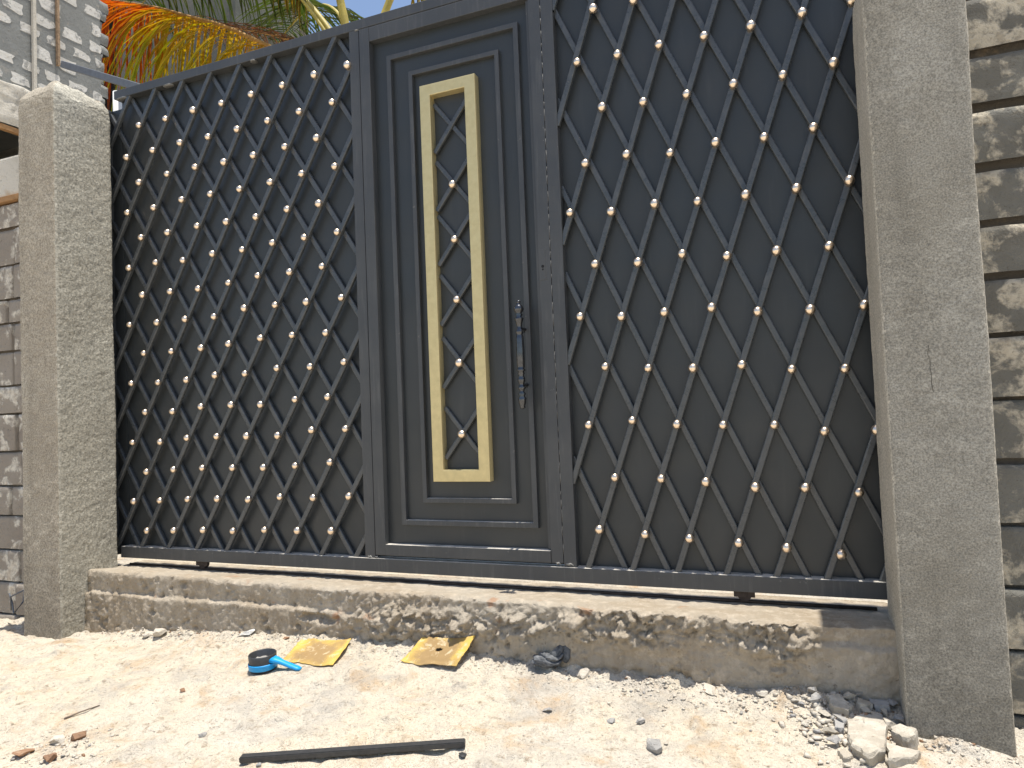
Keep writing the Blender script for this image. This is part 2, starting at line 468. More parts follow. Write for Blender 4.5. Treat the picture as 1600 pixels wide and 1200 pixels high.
# yard behind the gate
xs = np.linspace(-3.0, 9, 60); ys = np.linspace(.115, 6.0, 40)
YX, YY = np.meshgrid(xs, ys, indexing='ij')
YZ = -0.128 + 0.006 * fbm(np.stack([YX.ravel(), YY.ravel(), 0 * YX.ravel()], 1), 3, 5, 3)
idx = np.arange(YX.size).reshape(YX.shape)
o = from_arrays('yard_ground', np.stack([YX.ravel(), YY.ravel(), YZ], 1), np.stack([idx[:-1, :-1], idx[1:, :-1], idx[1:, 1:], idx[:-1, 1:]], -1).reshape(-1, 4), 'sand')
tag(o, 'bright sandy yard seen through the gap under the gate', 'ground', kind='structure')

# ------------------------------------------------------------------ pillars
def pillar(name, x0, x1, y0, y1, z1, seed, label, mat, r=0.016, dome=0.0, rough=1.0, side='plaster_lit_side'):
    V, N, F = rounded_grid((x0, y0, -0.6), (x1, y1, z1), r, (0.008, 0.008, 0.008))
    d = rough * (0.004 * fbm(V, 2.5, seed, 2) + 0.0014 * fbm(V, 18, seed + 3, 3) + 0.0012 * fbm(V, 75, seed + 7, 2))
    V = V + N * d[:, None]
    if dome:
        cx, cy = (x0 + x1) / 2, (y0 + y1) / 2
        rr = np.maximum(np.abs(V[:, 0] - cx) / ((x1 - x0) / 2), np.abs(V[:, 1] - cy) / ((y1 - y0) / 2))
        k = np.clip((V[:, 2] - (z1 - 0.22)) / 0.22, 0, 1)
        drop = dome * rr ** 4 * k ** 2
        V[:, 2] -= drop
        V[:, 2] += k ** 3 * 0.022 * fbm(V, 22, seed + 31, 3)
        sh = 1 - 0.05 * k ** 3
        V[:, 0] = cx + (V[:, 0] - cx) * sh; V[:, 1] = cy + (V[:, 1] - cy) * sh
    o = from_arrays(name, V, F, mat)
    merge(o)
    # flanks get coarser plaster, its paler colour painting in the light on the sides
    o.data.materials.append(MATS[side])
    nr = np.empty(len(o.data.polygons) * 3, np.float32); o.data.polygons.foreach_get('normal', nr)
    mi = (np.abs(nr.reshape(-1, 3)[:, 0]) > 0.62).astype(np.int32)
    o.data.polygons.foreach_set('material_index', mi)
    return tag(o, label, 'pillar')
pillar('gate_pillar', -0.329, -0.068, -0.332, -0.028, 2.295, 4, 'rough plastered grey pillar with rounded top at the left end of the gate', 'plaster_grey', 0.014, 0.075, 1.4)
pillar('gate_pillar', 3.344, 3.598, -0.332, -0.028, 1.90, 9, 'tall plastered grey pillar with crisp edges at the right of the gate', 'plaster_dark', 0.016, 0.03, 0.8, 'plaster_lit_edge')

# hairline crack in the right pillar's front plaster
bm = bmesh.new(); rk = random.Random(2)
pp = [(3.452 + .0022 * rk.uniform(-1, 1) + .006 * t, 0, .735 - .13 * t) for t in [k / 14 for k in range(15)]]
for a_, b_ in zip(pp[:-1], pp[1:]):
    w_ = .0006 * (1 - a_[2] * .3)
    bm.faces.new([bm.verts.new(v_) for v_ in ((a_[0] - w_, -.3342, a_[2]), (a_[0] + w_, -.3342, a_[2]), (b_[0] + w_, -.3342, b_[2]), (b_[0] - w_, -.3342, b_[2]))])
bmesh.ops.solidify(bm, geom=bm.faces[:], thickness=0.003)
ck = from_bm('crack', bm, 'mortar_dark'); ck.parent = bpy.data.objects['gate_pillar.001']

# ------------------------------------------------------------------ kerb under the gate
def make_kerb():
    V, N, F = rounded_grid((-0.075, -0.198, -0.52), (3.36, 0.12, -0.078), 0.016, (0.0048, 0.009, 0.0048))
    front = np.clip(-N[:, 1], 0, 1); top = np.clip(N[:, 2], 0, 1)
    X, Z = V[:, 0], V[:, 2]
    P2 = np.stack([X, Z, 0 * X], 1)
    edge = -0.165 + 0.018 * vnoise(np.stack([X, 0 * X, 0 * X], 1), 2.2, 4) + 0.010 * fbm(P2, 18, 8, 3)
    low = 1 / (1 + np.exp((Z - edge) / 0.002))
    wr = np.clip((X - 1.35) / 0.4, 0, 1) * np.clip((3.22 - X) / 0.15, 0, 1)
    band = np.clip(1.35 - np.abs(Z + 0.16 - 0.035 * np.sin(X * 2.6 + .5)) / (0.062 + .03 * vnoise(P2, 5, 91)), 0, 1)
    warp = np.stack([fbm(P2, 26, 2, 3), fbm(P2, 26, 3, 3)], 1)
    Q = np.stack([X, Z * 1.25], 1) + 0.022 * warp
    wv, rn = worley(Q, 21, 6); wv2, rn2 = worley(Q + 3.3, 47, 16); wv3, rn3 = worley(Q * 1.0 + 7.7, 95, 26)
    stones = (np.clip(rn - 0.35, 0, 1) * 0.050 * np.clip(1.25 - wv, 0, 1) + np.clip(rn2 - .3, 0, 1) * 0.022 + rn3 * 0.007) * band * wr
    st2 = (np.clip(rn2 - 0.62, 0, 1) * 0.030 + rn3 * .004) * np.clip(fbm(P2, 5, 33, 2) * 2.0 + 0.1, 0, 1) * np.clip((Z + .30) / .06, 0, 1)
    pits = -np.clip(fbm(P2, 38, 41, 3) - 0.26, 0, 1) * 0.055 * np.clip((3.0 - X) / .5, .15, 1) * np.clip(fbm(P2, 4, 43, 2) + 0.6, 0, 1)
    hole = -np.clip(1.2 - np.hypot((X - 1.29 + .03 * warp[:, 0]) / 0.09, (Z + 0.20 + .02 * warp[:, 1]) / 0.016), 0, 1) * 0.035
    streak = 0.003 * vnoise(np.stack([X * 70, Z * 4, 0 * X], 1), 1.0, 55) * np.clip((-.2 - Z) / .04, 0, 1)
    d = 0.018 * low * (1 - 0.7 * wr) + stones + st2 + pits + hole + streak + 0.010 * fbm(P2, 5, 61, 3) + 0.0045 * fbm(P2, 60, 62, 3)
    V[:, 1] -= front * d
    tw = 0.004 * fbm(V, 4, 71, 3) + 0.0035 * fbm(V, 24, 72, 3)
    lip = np.clip(-(V[:, 1] + 0.04) / 0.16, 0, 1)
    V[:, 2] += top * (tw - 0.019 + 0.029 * lip * np.clip(1 - X / 5.0, 0.1, 1))
    crumble = np.clip(1 - (V[:, 1] + 0.2) / 0.045, 0, 1) * top
    V[:, 2] -= crumble * np.clip(fbm(V, 9, 81, 4) + 0.05, 0, 1) * 0.045
    o = from_arrays('kerb', V, F, 'kerb_concrete'); merge(o)
    tag(o, 'crumbling cast concrete threshold running under the gate between the pillars', 'kerb')
make_kerb()

# ------------------------------------------------------------------ the gate
LF = [(0.618,-0.847),(0.618,-0.666),(0.618,-0.484),(0.627,-0.31),(0.621,-0.121),(0.622,0.059),(0.618,0.247),(0.616,0.431),(0.614,0.612),(0.615,0.784),(0.617,0.967),(0.616,1.148),(0.62,1.339),(0.621,1.516),(0.614,1.686),(0.618,1.877),(0.618,2.059)]
LB = [(-0.638,-0.777),(-0.638,-0.593),(-0.625,-0.402),(-0.633,-0.228),(-0.635,-0.047),(-0.637,0.139),(-0.637,0.324),(-0.639,0.503),(-0.641,0.698),(-0.64,0.88),(-0.642,1.061),(-0.644,1.245),(-0.638,1.421),(-0.643,1.612),(-0.638,1.794),(-0.638,1.978)]
RF = [(0.354,1.966),(0.354,2.129),(0.361,2.294),(0.355,2.459),(0.356,2.621),(0.354,2.78),(0.352,2.946),(0.35,3.106),(0.348,3.272),(0.355,3.444),(0.354,3.601),(0.354,3.765),(0.354,3.928)]
RB = [(-0.446,1.944),(-0.446,2.101),(-0.444,2.261),(-0.446,2.412),(-0.446,2.567),(-0.446,2.73),(-0.445,2.879),(-0.447,3.039),(-0.449,3.2),(-0.446,3.353),(-0.446,3.509),(-0.446,3.666),(-0.446,3.822)]
LBALL = [(97,2129),(279,2127),(461,2134),(641,2131),(822,2136),(1003,2140),(1182,2150),(1360,2154),(6,1979),(188,1984),(371,1989),(552,1985),(732,1987),(913,1992),(1094,1999),(1274,2005),(90,1836),(282,1847),(466,1851),(647,1844),(825,1845),(1008,1852),(1185,1860),(5,1693),(187,1692),(375,1704),(558,1703),(738,1699),(919,1702),(1098,1712),(1278,1715),(97,1553),(277,1554),(470,1560),(652,1555),(830,1553),(1011,1562),(1186,1562),(9,1408),(194,1414),(375,1404),(563,1413),(745,1410),(923,1419),(1102,1421),(1280,1421),(99,1261),(287,1259),(468,1254),(657,1262),(833,1277),(1015,1273),(1194,1278),(7,1118),(194,1113),(380,1114),(564,1110),(748,1133),(929,1131),(1103,1128),(1291,1129),(101,966),(286,963),(478,966),(649,973),(840,986),(1020,985),(1203,981),(11,820),(194,815),(380,817),(561,830),(743,827),(929,841),(1114,836),(1294,845),(103,671),(286,668),(469,684),(655,685),(830,679),(1026,694),(1203,697),(12,522),(200,521),(375,536),(563,539),(743,536),(923,534),(1112,554),(1292,554),(104,374),(284,385),(469,391),(655,390),(837,390),(1017,397),(1205,410),(12,227),(190,233),(372,241),(558,245),(744,243),(927,257),(1110,254),(1298,262),(99,83),(277,89),(466,96),(648,96),(834,106),(1019,107),(1201,111)]
RBALL = [(2475,2120),(2403,1928),(2630,2112),(2560,1921),(2492,1734),(2417,1531),(2348,1351),(2715,1921),(2647,1722),(2576,1537),(2508,1332),(2437,1142),(2370,949),(2875,1915),(2804,1717),(2735,1514),(2670,1337),(2599,1130),(2528,935),(2458,753),(2384,537),(3034,1913),(2966,1720),(2895,1524),(2823,1323),(2760,1141),(2686,937),(2618,738),(2550,549),(2475,340),(2407,147),(3200,1916),(3128,1716),(3057,1512),(2986,1321),(2913,1115),(2852,938),(2777,728),(2711,529),(2645,335),(2577,133),(3287,1722),(3214,1516),(3150,1318),(3076,1113),(3005,910),(2943,729),(2870,522),(2801,323),(2734,123),(3240,1108),(3171,901),(3103,704),(3038,517),(2965,305),(2901,113),(3266,696),(3193,491),(3124,304),(3055,101),(3285,289),(3221,85),(2787,2112),(2945,2112),(3107,2112),(3272,2112),(3352,1918),(3313,1318),(3334,901),(3348,491)]

GATE_L, GATE_R = -0.082, 3.63
gate = empty('sliding_gate', (1.77, 0.02, -0.055))
tag(gate, 'dark grey steel sliding gate with diamond lattice, small gold balls and a door', 'gate')
OFF = Vector((1.77, 0.02, -0.055))
def adopt(o, parent=gate, off=OFF):
    o.parent = parent
    o.matrix_parent_inverse = Matrix.Translation(-off)
    return o
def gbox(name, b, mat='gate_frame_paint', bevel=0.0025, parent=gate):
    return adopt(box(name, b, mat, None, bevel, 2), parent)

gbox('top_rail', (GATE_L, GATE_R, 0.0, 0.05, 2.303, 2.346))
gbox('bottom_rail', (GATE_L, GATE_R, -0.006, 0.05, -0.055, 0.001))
gbox('end_post', (GATE_L - .10, GATE_L - 0.06, 0.001, 0.05, -0.05, 2.265))
gbox('side_plate', (GATE_L - .06, GATE_L + .01, 0.036, 0.044, -0.05, 2.265), 'gate_paint', 0.001)
gbox('end_post', (GATE_R - 0.04, GATE_R, 0.001, 0.05, 0.002, 2.302))
gbox('post', (1.371, 1.4205, 0.0, 0.05, 0.002, 2.302))
gbox('post', (2.262, 2.312, -0.001, 0.05, 0.002, 2.302))
gbox('sheet_panel', (GATE_L + 0.0105, 1.38, 0.040, 0.043, -0.01, 2.31), 'gate_paint', 0)
gbox('sheet_panel', (2.30, GATE_R - 0.03, 0.040, 0.043, -0.01, 2.31), 'gate_paint', 0)

# square lattice bars: unit bar mesh shared, scaled along its length
bm = bmesh.new(); add_box(bm, -0.0112, 0.0112, -0.009, 0.009, -0.5, 0.5)
bmesh.ops.recalc_face_normals(bm, faces=bm.faces[:])
bmesh.ops.bevel(bm, geom=[e for e in bm.edges if abs(e.verts[0].co.z - e.verts[1].co.z) > 0.5], offset=0.0045, segments=3, profile=0.5, affect='EDGES')
bar_me = bpy.data.meshes.new('lattice_bar'); bm.to_mesh(bar_me); bm.free(); bar_me.materials.append(MATS['lattice_paint'])

def lattice_bar(p, q, y, parent=gate, thick=1.0):
    a = Vector((p[0], y, p[1])); b = Vector((q[0], y, q[1])); d = b - a
    o = bpy.data.objects.new('lattice_bar', bar_me); COL.objects.link(o)
    ang = math.atan2(d.x, d.z)
    o.location = (a + b) / 2; o.rotation_euler = (0, ang, 0); o.scale = (thick, thick, d.length)
    return adopt(o, parent)

def clip_line(k, x12, dz, x0, x1, z0, z1):
    ts = []
    f = lambda z: x12 + k * (z - dz - 1.2)
    za = (x0 - x12) / k + 1.2 + dz; zb = (x1 - x12) / k + 1.2 + dz
    lo = max(z0, min(za, zb)); hi = min(z1, max(za, zb))
    if hi - lo < 0.03: return None
    return (f(lo), lo), (f(hi), hi)
for FR, BK, x0, x1 in ((LF, LB, GATE_L - .06, 1.376), (RF, RB, 2.307, GATE_R - .035)):
    for k, xx in BK:
        c = clip_line(k, xx, 0.030, x0, x1, -0.004, 2.308)
        if c: lattice_bar(*c, 0.0305)
    for k, xx in FR:
        c = clip_line(k, xx, 0.0, x0, x1, -0.004, 2.308)
        if c: lattice_bar(*c, 0.0125)

bm = bmesh.new(); bmesh.ops.create_uvsphere(bm, u_segments=14, v_segments=9, radius=0.0168)
ball_me = bpy.data.meshes.new('ball'); bm.to_mesh(ball_me); bm.free()
ball_me.polygons.foreach_set('use_smooth', [True] * len(ball_me.polygons)); ball_me.materials.append(MATS['brass_ball'])
rb = random.Random(3)
def ball(x, y, z, parent=gate):
    o = bpy.data.objects.new('ball', ball_me); COL.objects.link(o)
    o.location = (x, y, z); s = rb.uniform(0.93, 1.06); o.scale = (s, s, s * rb.uniform(0.97, 1.05))
    o.rotation_euler = (rb.uniform(-.3, .3), rb.uniform(-.3, .3), rb.uniform(0, 6))
    return adopt(o, parent)
for x, z in LBALL + RBALL: ball(x / 1000, -0.003, z / 1000)

# weld beads and tabs under the top rail
for x, w in ((-0.03, .09), (0.29, .07), (0.83, .035), (1.41, .03)):
    bm = bmesh.new(); bmesh.ops.create_icosphere(bm, subdivisions=2, radius=1)
    for v in bm.verts:
        n = 1 + 0.35 * math.sin(v.co.x * 9 + x * 20) * math.cos(v.co.y * 7)
        v.co = Vector((x + v.co.x * w * .5 * n, 0.012 + v.co.y * 0.018, 2.3005 + v.co.z * 0.006 * n))
    adopt(from_bm('weld_bead', bm, 'weld_slag', None, True))
# ground-off weld seam between door jamb and post
bm = bmesh.new(); rw = random.Random(5)
z = 0.05
while z < 2.28:
    h = rw.uniform(0.012, 0.05)
    tube(bm, [(2.2615 + rw.uniform(-.001, .001), -0.0005, z), (2.2615 + rw.uniform(-.002, .002), -0.0012, z + h * .5), (2.2615, -0.0005, z + h)], [0.0005, 0.0014, 0.0005], 6)
    z += h + rw.uniform(0.004, 0.03)
adopt(from_bm('weld_seam', bm, 'weld_slag', None, True))
for x, z, s in ((2.285, 0.012, 1), (2.24, 0.014, .7), (1.395, 0.006, .8), (1.43, 0.006, .6), (0.41, -.02, .4)):
    bm = bmesh.new(); bmesh.ops.create_icosphere(bm, subdivisions=2, radius=1)
    for v in bm.verts:
        v.co = Vector((x + v.co.x * .016 * s * (1 + .4 * math.sin(v.co.z * 8)), -0.001 + v.co.y * .003, z + v.co.z * .004 + .003 * math.sin(v.co.x * 6)))
    adopt(from_bm('weld_spot', bm, 'weld_slag', None, True))

# rollers
for x in (0.44, 2.91):
    bm = bmesh.new()
    lathe(bm, [(0, -.011), (.024, -.011), (.024, -.005), (.019, -.003), (.019, .003), (.024, .005), (.024, .011), (0, .011)], (0, 0, 0), 20)
    bmesh.ops.rotate(bm, verts=bm.verts[:], cent=(0, 0, 0), matrix=Matrix.Rotation(math.pi / 2, 3, 'X'))
    bmesh.ops.translate(bm, verts=bm.verts[:], vec=(x, 0.022, -0.0665))
    add_box(bm, x - .035, x + .035, 0.006, 0.0095, -.075, -.0555)
    adopt(from_bm('roller', bm, 'rusty_steel'))

# door leaf
door = adopt(box('door', (1.4215, 2.2612, 0.030, 0.034, 0.003, 2.30), 'gate_paint'))
DOFF = OFF
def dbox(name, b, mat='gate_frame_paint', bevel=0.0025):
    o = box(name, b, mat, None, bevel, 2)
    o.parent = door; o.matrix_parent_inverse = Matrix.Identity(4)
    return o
def dpart(o):
    o.parent = door; o.matrix_parent_inverse = Matrix.Identity(4); return o
def ring(name, x0, x1, z0, z1, w, y0, y1, mat, bevel=0.002):
    """mitred rectangular frame"""
    bm = bmesh.new()
    o_ = [(x0, z0), (x1, z0), (x1, z1), (x0, z1)]; i_ = [(x0 + w, z0 + w), (x1 - w, z0 + w), (x1 - w, z1 - w), (x0 + w, z1 - w)]
    v = {}
    for tag_, pts in (('o', o_), ('i', i_)):
        for k, (x, z) in enumerate(pts):
            for yy, y in ((0, y0), (1, y1)): v[tag_, k, yy] = bm.verts.new((x, y, z))
    for k in range(4):
        j = (k + 1) % 4
        bm.faces.new((v['o', k, 0], v['o', j, 0], v['i', j, 0], v['i', k, 0]))
        bm.faces.new((v['o', k, 1], v['i', k, 1], v['i', j, 1], v['o', j, 1]))
        bm.faces.new((v['o', k, 0], v['o', k, 1], v['o', j, 1], v['o', j, 0]))
        bm.faces.new((v['i', k, 0], v['i', j, 0], v['i', j, 1], v['i', k, 1]))
    bmesh.ops.recalc_face_normals(bm, faces=bm.faces[:])
    es = [e for e in bm.edges if abs(e.verts[0].co.y - y0) < 1e-6 and abs(e.verts[1].co.y - y0) < 1e-6 and len([f for f in e.link_faces if abs(f.normal.y) > .9]) == 1]
    bmesh.ops.bevel(bm, geom=es, offset=bevel, segments=2, profile=0.6, affect='EDGES')
    return dpart(from_bm(name, bm, mat))
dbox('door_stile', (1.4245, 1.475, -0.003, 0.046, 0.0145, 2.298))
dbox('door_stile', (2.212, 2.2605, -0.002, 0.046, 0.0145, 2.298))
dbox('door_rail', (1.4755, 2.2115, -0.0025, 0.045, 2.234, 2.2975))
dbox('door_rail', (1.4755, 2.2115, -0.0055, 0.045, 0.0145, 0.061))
dbox('door_stop', (2.198, 2.2115, 0.010, 0.0298, 0.063, 2.232), bevel=0.001)
ring('moulding', 1.550, 2.160, 0.142, 2.158, 0.021, 0.011, 0.0298, 'gate_frame_paint')
ring('moulding', 1.655, 2.073, 0.236, 2.065, 0.019, 0.011, 0.0298, 'gate_frame_paint')
ring('gold_frame', 1.717, 1.972, 0.325, 1.980, 0.048, -0.008, 0.0298, 'gold_paint', 0.003)
for k, zc in enumerate((1.79, 1.545, 1.316, 1.066, 0.806, 0.516)):
    xc = 1.846
    w = 0.077; h = 0.098
    b1 = lattice_bar((xc - w, zc + h + .012), (xc + w, zc - h + .012), 0.0235, door, 0.86)
    b2 = lattice_bar((xc - w, zc - h), (xc + w, zc + h), 0.0150, door, 0.86)
    for b_ in (b1, b2): dpart(b_)
    if k: dpart(ball(xc + 0.003, 0.005, zc, door))
prof = [(0, 0), (.007, .012), (.0075, .022), (.006, .03), (.006, .04), (.013, .058), (.0165, .082), (.014, .108), (.008, .125), (.013, .14), (.008, .155), (.0145, .17), (.0145, .178), (.0105, .21), (.008, .245), (.008, .265), (.012, .28), (.0125, .305), (.009, .318), (.012, .335), (.0125, .36), (.0135, .48), (.0125, .61), (.0105, .632), (.0155, .645), (.009, .657), (.012, .675), (.008, .69), (.0115, .715), (.0125, .745), (.008, .765), (.008, .785), (.0145, .805), (.009, .82), (.007, .84), (.013, .86), (.008, .878), (.014, .9), (.012, .92), (.0115, .945), (.008, .968), (.009, .985), (0, 1)]
bm = bmesh.new()
lathe(bm, [(r * 1.22, 0.0 - t * 0.424) for r, t in prof], (2.139, -0.05, 1.030), 20)
for t in (0.26, 0.775):
    zz = 1.030 - t * .424
    tube(bm, [(2.139, -0.05, zz), (2.139, -0.02, zz), (2.139, 0.027, zz), (2.139, 0.0297, zz)], [.006, .006, .007, .014], 12)
dpart(from_bm('pull_handle', bm, 'dark_chrome', None, True))
dbox('lock_plate', (2.2135, 2.240, -0.0035, -0.0015, 1.105, 1.225), 'gate_frame_paint', 0.0008)
bm = bmesh.new()
tube(bm, [(2.229, -0.0042, 1.158), (2.229, -0.0030, 1.158)], [.0058, .0058], 14); tube(bm, [(2.229, -0.0040, 1.146), (2.229, -0.0030, 1.146)], [.0036, .0036], 10)
dpart(from_bm('keyhole', bm, 'black_hole'))

# track bar on the kerb
bm = bmesh.new(); tube(bm, [(-0.05, .022, -.092), (1.6, .022, -.093), (3.32, .022, -.0925)], .0065, 8)
tag(from_bm('gate_track', bm, 'rusty_steel', None, True), 'thin rusty round-bar track lying on the threshold beneath the gate', 'track')

# guide bar behind the left pillar
gb = empty('gate_guide', (-0.2, 0.14, 2.2))
tag(gb, 'grey steel guide arm sloping up behind the rounded left pillar', 'guide arm')
go = Vector((-0.2, 0.14, 2.2))
def bar_between(name, a, b, w, h, mat, parent, off):
    a = Vector(a); b = Vector(b); d = b - a
    bm = bmesh.new(); add_box(bm, -w / 2, w / 2, -h / 2, h / 2, -d.length / 2, d.length / 2)
    bmesh.ops.recalc_face_normals(bm, faces=bm.faces[:])
    bmesh.ops.bevel(bm, geom=bm.edges[:], offset=.003, segments=1, affect='EDGES')
    M_ = Matrix.Translation((a + b) / 2) @ d.to_track_quat('Z', 'Y').to_matrix().to_4x4()
    bmesh.ops.transform(bm, matrix=M_, verts=bm.verts[:])
    o = from_bm(name, bm, mat); adopt(o, parent, off); return o
bar_between('arm', (0.02, .078, 2.375), (-0.80, .25, 2.765), .042, .040, 'galvanised', gb, go)
bm = bmesh.new(); tube(bm, [(-0.19, .11, 1.9), (-0.19, .11, 2.41)], .024, 14)
adopt(from_bm('sleeve', bm, 'white_pvc', None, True), gb, go)

# ------------------------------------------------------------------ block walls beside the pillars
def block_mesh(name, L_, D_, H_, seed, mat, r=0.012, amp=0.006, step=0.03):
    V, N, F = rounded_grid((-L_ / 2, -D_ / 2, -H_ / 2), (L_ / 2, D_ / 2, H_ / 2), r, (step, step * 1.6, step))
    V = V + N * (amp * fbm(V + seed * 3.1, 9, seed, 3) + amp * .6 * fbm(V + seed, 35, seed + 2, 2))[:, None]
    me = bpy.data.meshes.new(name)
    me.from_pydata(V.tolist(), [], F.tolist()); me.materials.append(MATS[mat])
    bm = bmesh.new(); bm.from_mesh(me); bmesh.ops.remove_doubles(bm, verts=bm.verts[:], dist=1e-5); bm.to_mesh(me); bm.free()
    me.polygons.foreach_set('use_smooth', [True] * len(me.polygons))
    return me
def block_wall(name, label, x0, x1, yf, zs, gaps, mat, core, L_, seed, D_=0.14, jit=0.01):
    e = empty(name, ((x0 + x1) / 2, yf + D_ / 2, -0.35)); tag(e, label, 'wall')
    off = Vector(e.location)
    adopt(box('core', (x0, x1, yf + 0.032, yf + D_, -0.55, zs[0] - 0.005), core, None, 0), e, off)
    r_ = random.Random(seed)
    var = {}
    for i, (zt, zb) in enumerate(zip(zs[:-1], zs[1:])):
        H_ = zt - zb - gaps[i]
        x = x0 - r_.uniform(0, L_ * .5)
        while x < x1:
            xa = max(x, x0); xb = min(x + L_ - 0.012, x1)
            if xb - xa > 0.06:
                me = block_mesh('block', xb - xa, D_ - .02, H_, seed * 100 + i * 7 + int(x * 10), mat, 0.006, 0.0032, 0.02)
                o = bpy.data.objects.new('block', me); COL.objects.link(o)
                o.location = ((xa + xb) / 2, yf + D_ / 2 - .01 + r_.uniform(-jit, jit), zb + H_ / 2)
                o.rotation_euler = (r_.uniform(-.010, .010), r_.uniform(-.003, .003), r_.uniform(-.010, .010))
                adopt(o, e, off)
            x += L_
    return e
zsR = [2.14, 1.975, 1.80, 1.622, 1.458, 1.279, 1.108, .948, .771, .583, .403, .215, .034, -.145, -.33, -.52]
gpR = [.022, .022, .024, .026, .026, .026, .022, .02, .012, .010, .018, .010, .010, .010, .010]
block_wall('block_wall', 'dark stained concrete block wall with open joints beyond the right pillar', 3.565, 5.6, -0.12, zsR, gpR, 'block_dark', 'mortar_dark', 0.44, 3)
zsL = [2.08, 1.865, 1.835, 1.70, 1.50, 1.315, 1.185, 1.035, .85, .70, .50, .317, .16, -.02, -.19, -.36, -.54]
gpL = [.004, .003] + [.008] * 14
wl = block_wall('block_wall', 'low brown block wall with white patches beside the left pillar', -2.4, -0.315, -0.10, zsL[2:], gpL[2:], 'block_brown', 'mortar_brown', 0.36, 8, jit=.006)
wo_ = Vector(wl.location)
adopt(box('coping', (-2.4, -0.318, -0.115, 0.04, 1.868, 2.08), 'cream_render', None, 0.012), wl, wo_)
adopt(box('plank', (-2.4, -0.319, -0.122, 0.03, 1.8365, 1.8665), 'timber', None, 0.003), wl, wo_)

# ------------------------------------------------------------------ block house behind on the left (side wall recedes)
bh = empty('block_house', (-2.2, 1.0, -0.1)); tag(bh, 'unfinished house of white stone blocks in grey mortar behind the left pillar', 'house')
bo = Vector(bh.location)
HX = -1.2
adopt(box('wall', (-3.2, HX, 0.06, 0.80, 2.69, 4.6), 'mortar_grey', None, 0.01), bh, bo)
adopt(box('wall', (-3.2, HX - .06, 0.10, 0.78, -0.2, 1.75), 'mortar_grey', None, 0.01), bh, bo)
adopt(box('back_wall', (-3.25, -3.1, 0.05, 0.80, 1.7, 2.75), 'mortar_dark', None, 0.0), bh, bo)
adopt(box('shade_wall', (-3.09, HX - .02, 0.03, 0.09, 1.76, 2.43), 'mortar_grey', None, .0), bh, bo)  # both end walls added to block side light and keep the opening dark
adopt(box('shade_wall', (-3.09, HX - .02, 0.72, 0.79, 1.76, 2.43), 'mortar_grey', None, .0), bh, bo)
V, N, F = rounded_grid((-3.2, 0.0, 2.43), (HX + .06, 0.82, 2.70), .02, (.05, .02, .015))
V += N * (0.016 * fbm(V, 9, 5, 3) + .008 * fbm(V, 40, 6, 2))[:, None]
o = from_arrays('ledge', V, F, 'cream_render'); merge(o); adopt(o, bh, bo)
adopt(box('lintel_board', (HX + .02, HX + .055, 0.02, 0.81, 2.398, 2.428), 'timber', None, 0.002), bh, bo)
rs = random.Random(21)
z = 2.735; row = 0
while z < 4.0:
    h = rs.uniform(0.05, 0.082); y = 0.02 + (row % 2) * 0.075 + rs.uniform(-.02, .02)
    while y < 0.80:
        L_ = rs.uniform(0.085, 0.125)
        ya, yb = max(y, 0.065), min(y + L_, 0.795)
        if yb - ya > .03 and rs.random() > .1:
            n = 14; bm = bmesh.new(); fr = []; bk = []
            cy, cz = (ya + yb) / 2, z + h / 2; ph = rs.uniform(0, 9)
            for k in range(n):
                a = 2 * math.pi * k / n
                sx = math.copysign(abs(math.cos(a)) ** .45, math.cos(a)); sz = math.copysign(abs(math.sin(a)) ** .45, math.sin(a))
                rr = 1.12 + 0.14 * math.sin(3 * a + ph) + rs.uniform(-.16, .12)
                yy = cy + sx * rr * (yb - ya) / 2; zz = cz + sz * rr * h / 2
                fr.append(bm.verts.new((HX + 0.002 + rs.uniform(-.0004, .0004), yy, zz))); bk.append(bm.verts.new((HX - 0.012, cy + (yy - cy) * 1.12, cz + (zz - cz) * 1.12)))
            c = bm.verts.new((HX + 0.0022, cy, cz))
            for k in range(n):
                j = (k + 1) % n
                bm.faces.new((fr[k], fr[j], c)); bm.faces.new((fr[k], bk[k], bk[j], fr[j]))
            o = from_bm('stone', bm, 'coral_stone', None, False); adopt(o, bh, bo)
        y += L_ + rs.uniform(0.05, 0.075)
    z += h + rs.uniform(0.045, 0.06); row += 1
# toothed, ragged far corner of the wall
rs2 = random.Random(4); z = 2.70
while z < 4.2:
    h = rs2.uniform(.05, .09); d = rs2.uniform(.01, .07)
    me = block_mesh('toothing', .28, d + .06, h, int(z * 100), 'mortar_grey', 0.01, .012)
    o = bpy.data.objects.new('toothing', me); COL.objects.link(o); o.location = (HX - .142, .80 + d / 2 - .03, z + h / 2); adopt(o, bh, bo)
    z += h + .003
# formwork battens on the wall
for yy, m_, w_, z_ in ((0.315, 'cream_render', .020, 2.72), (0.47, 'timber_old', .016, 2.95)):
    adopt(box('batten', (HX + .012, HX + .035, yy, yy + w_, z_, 4.4), m_, None, .003), bh, bo)

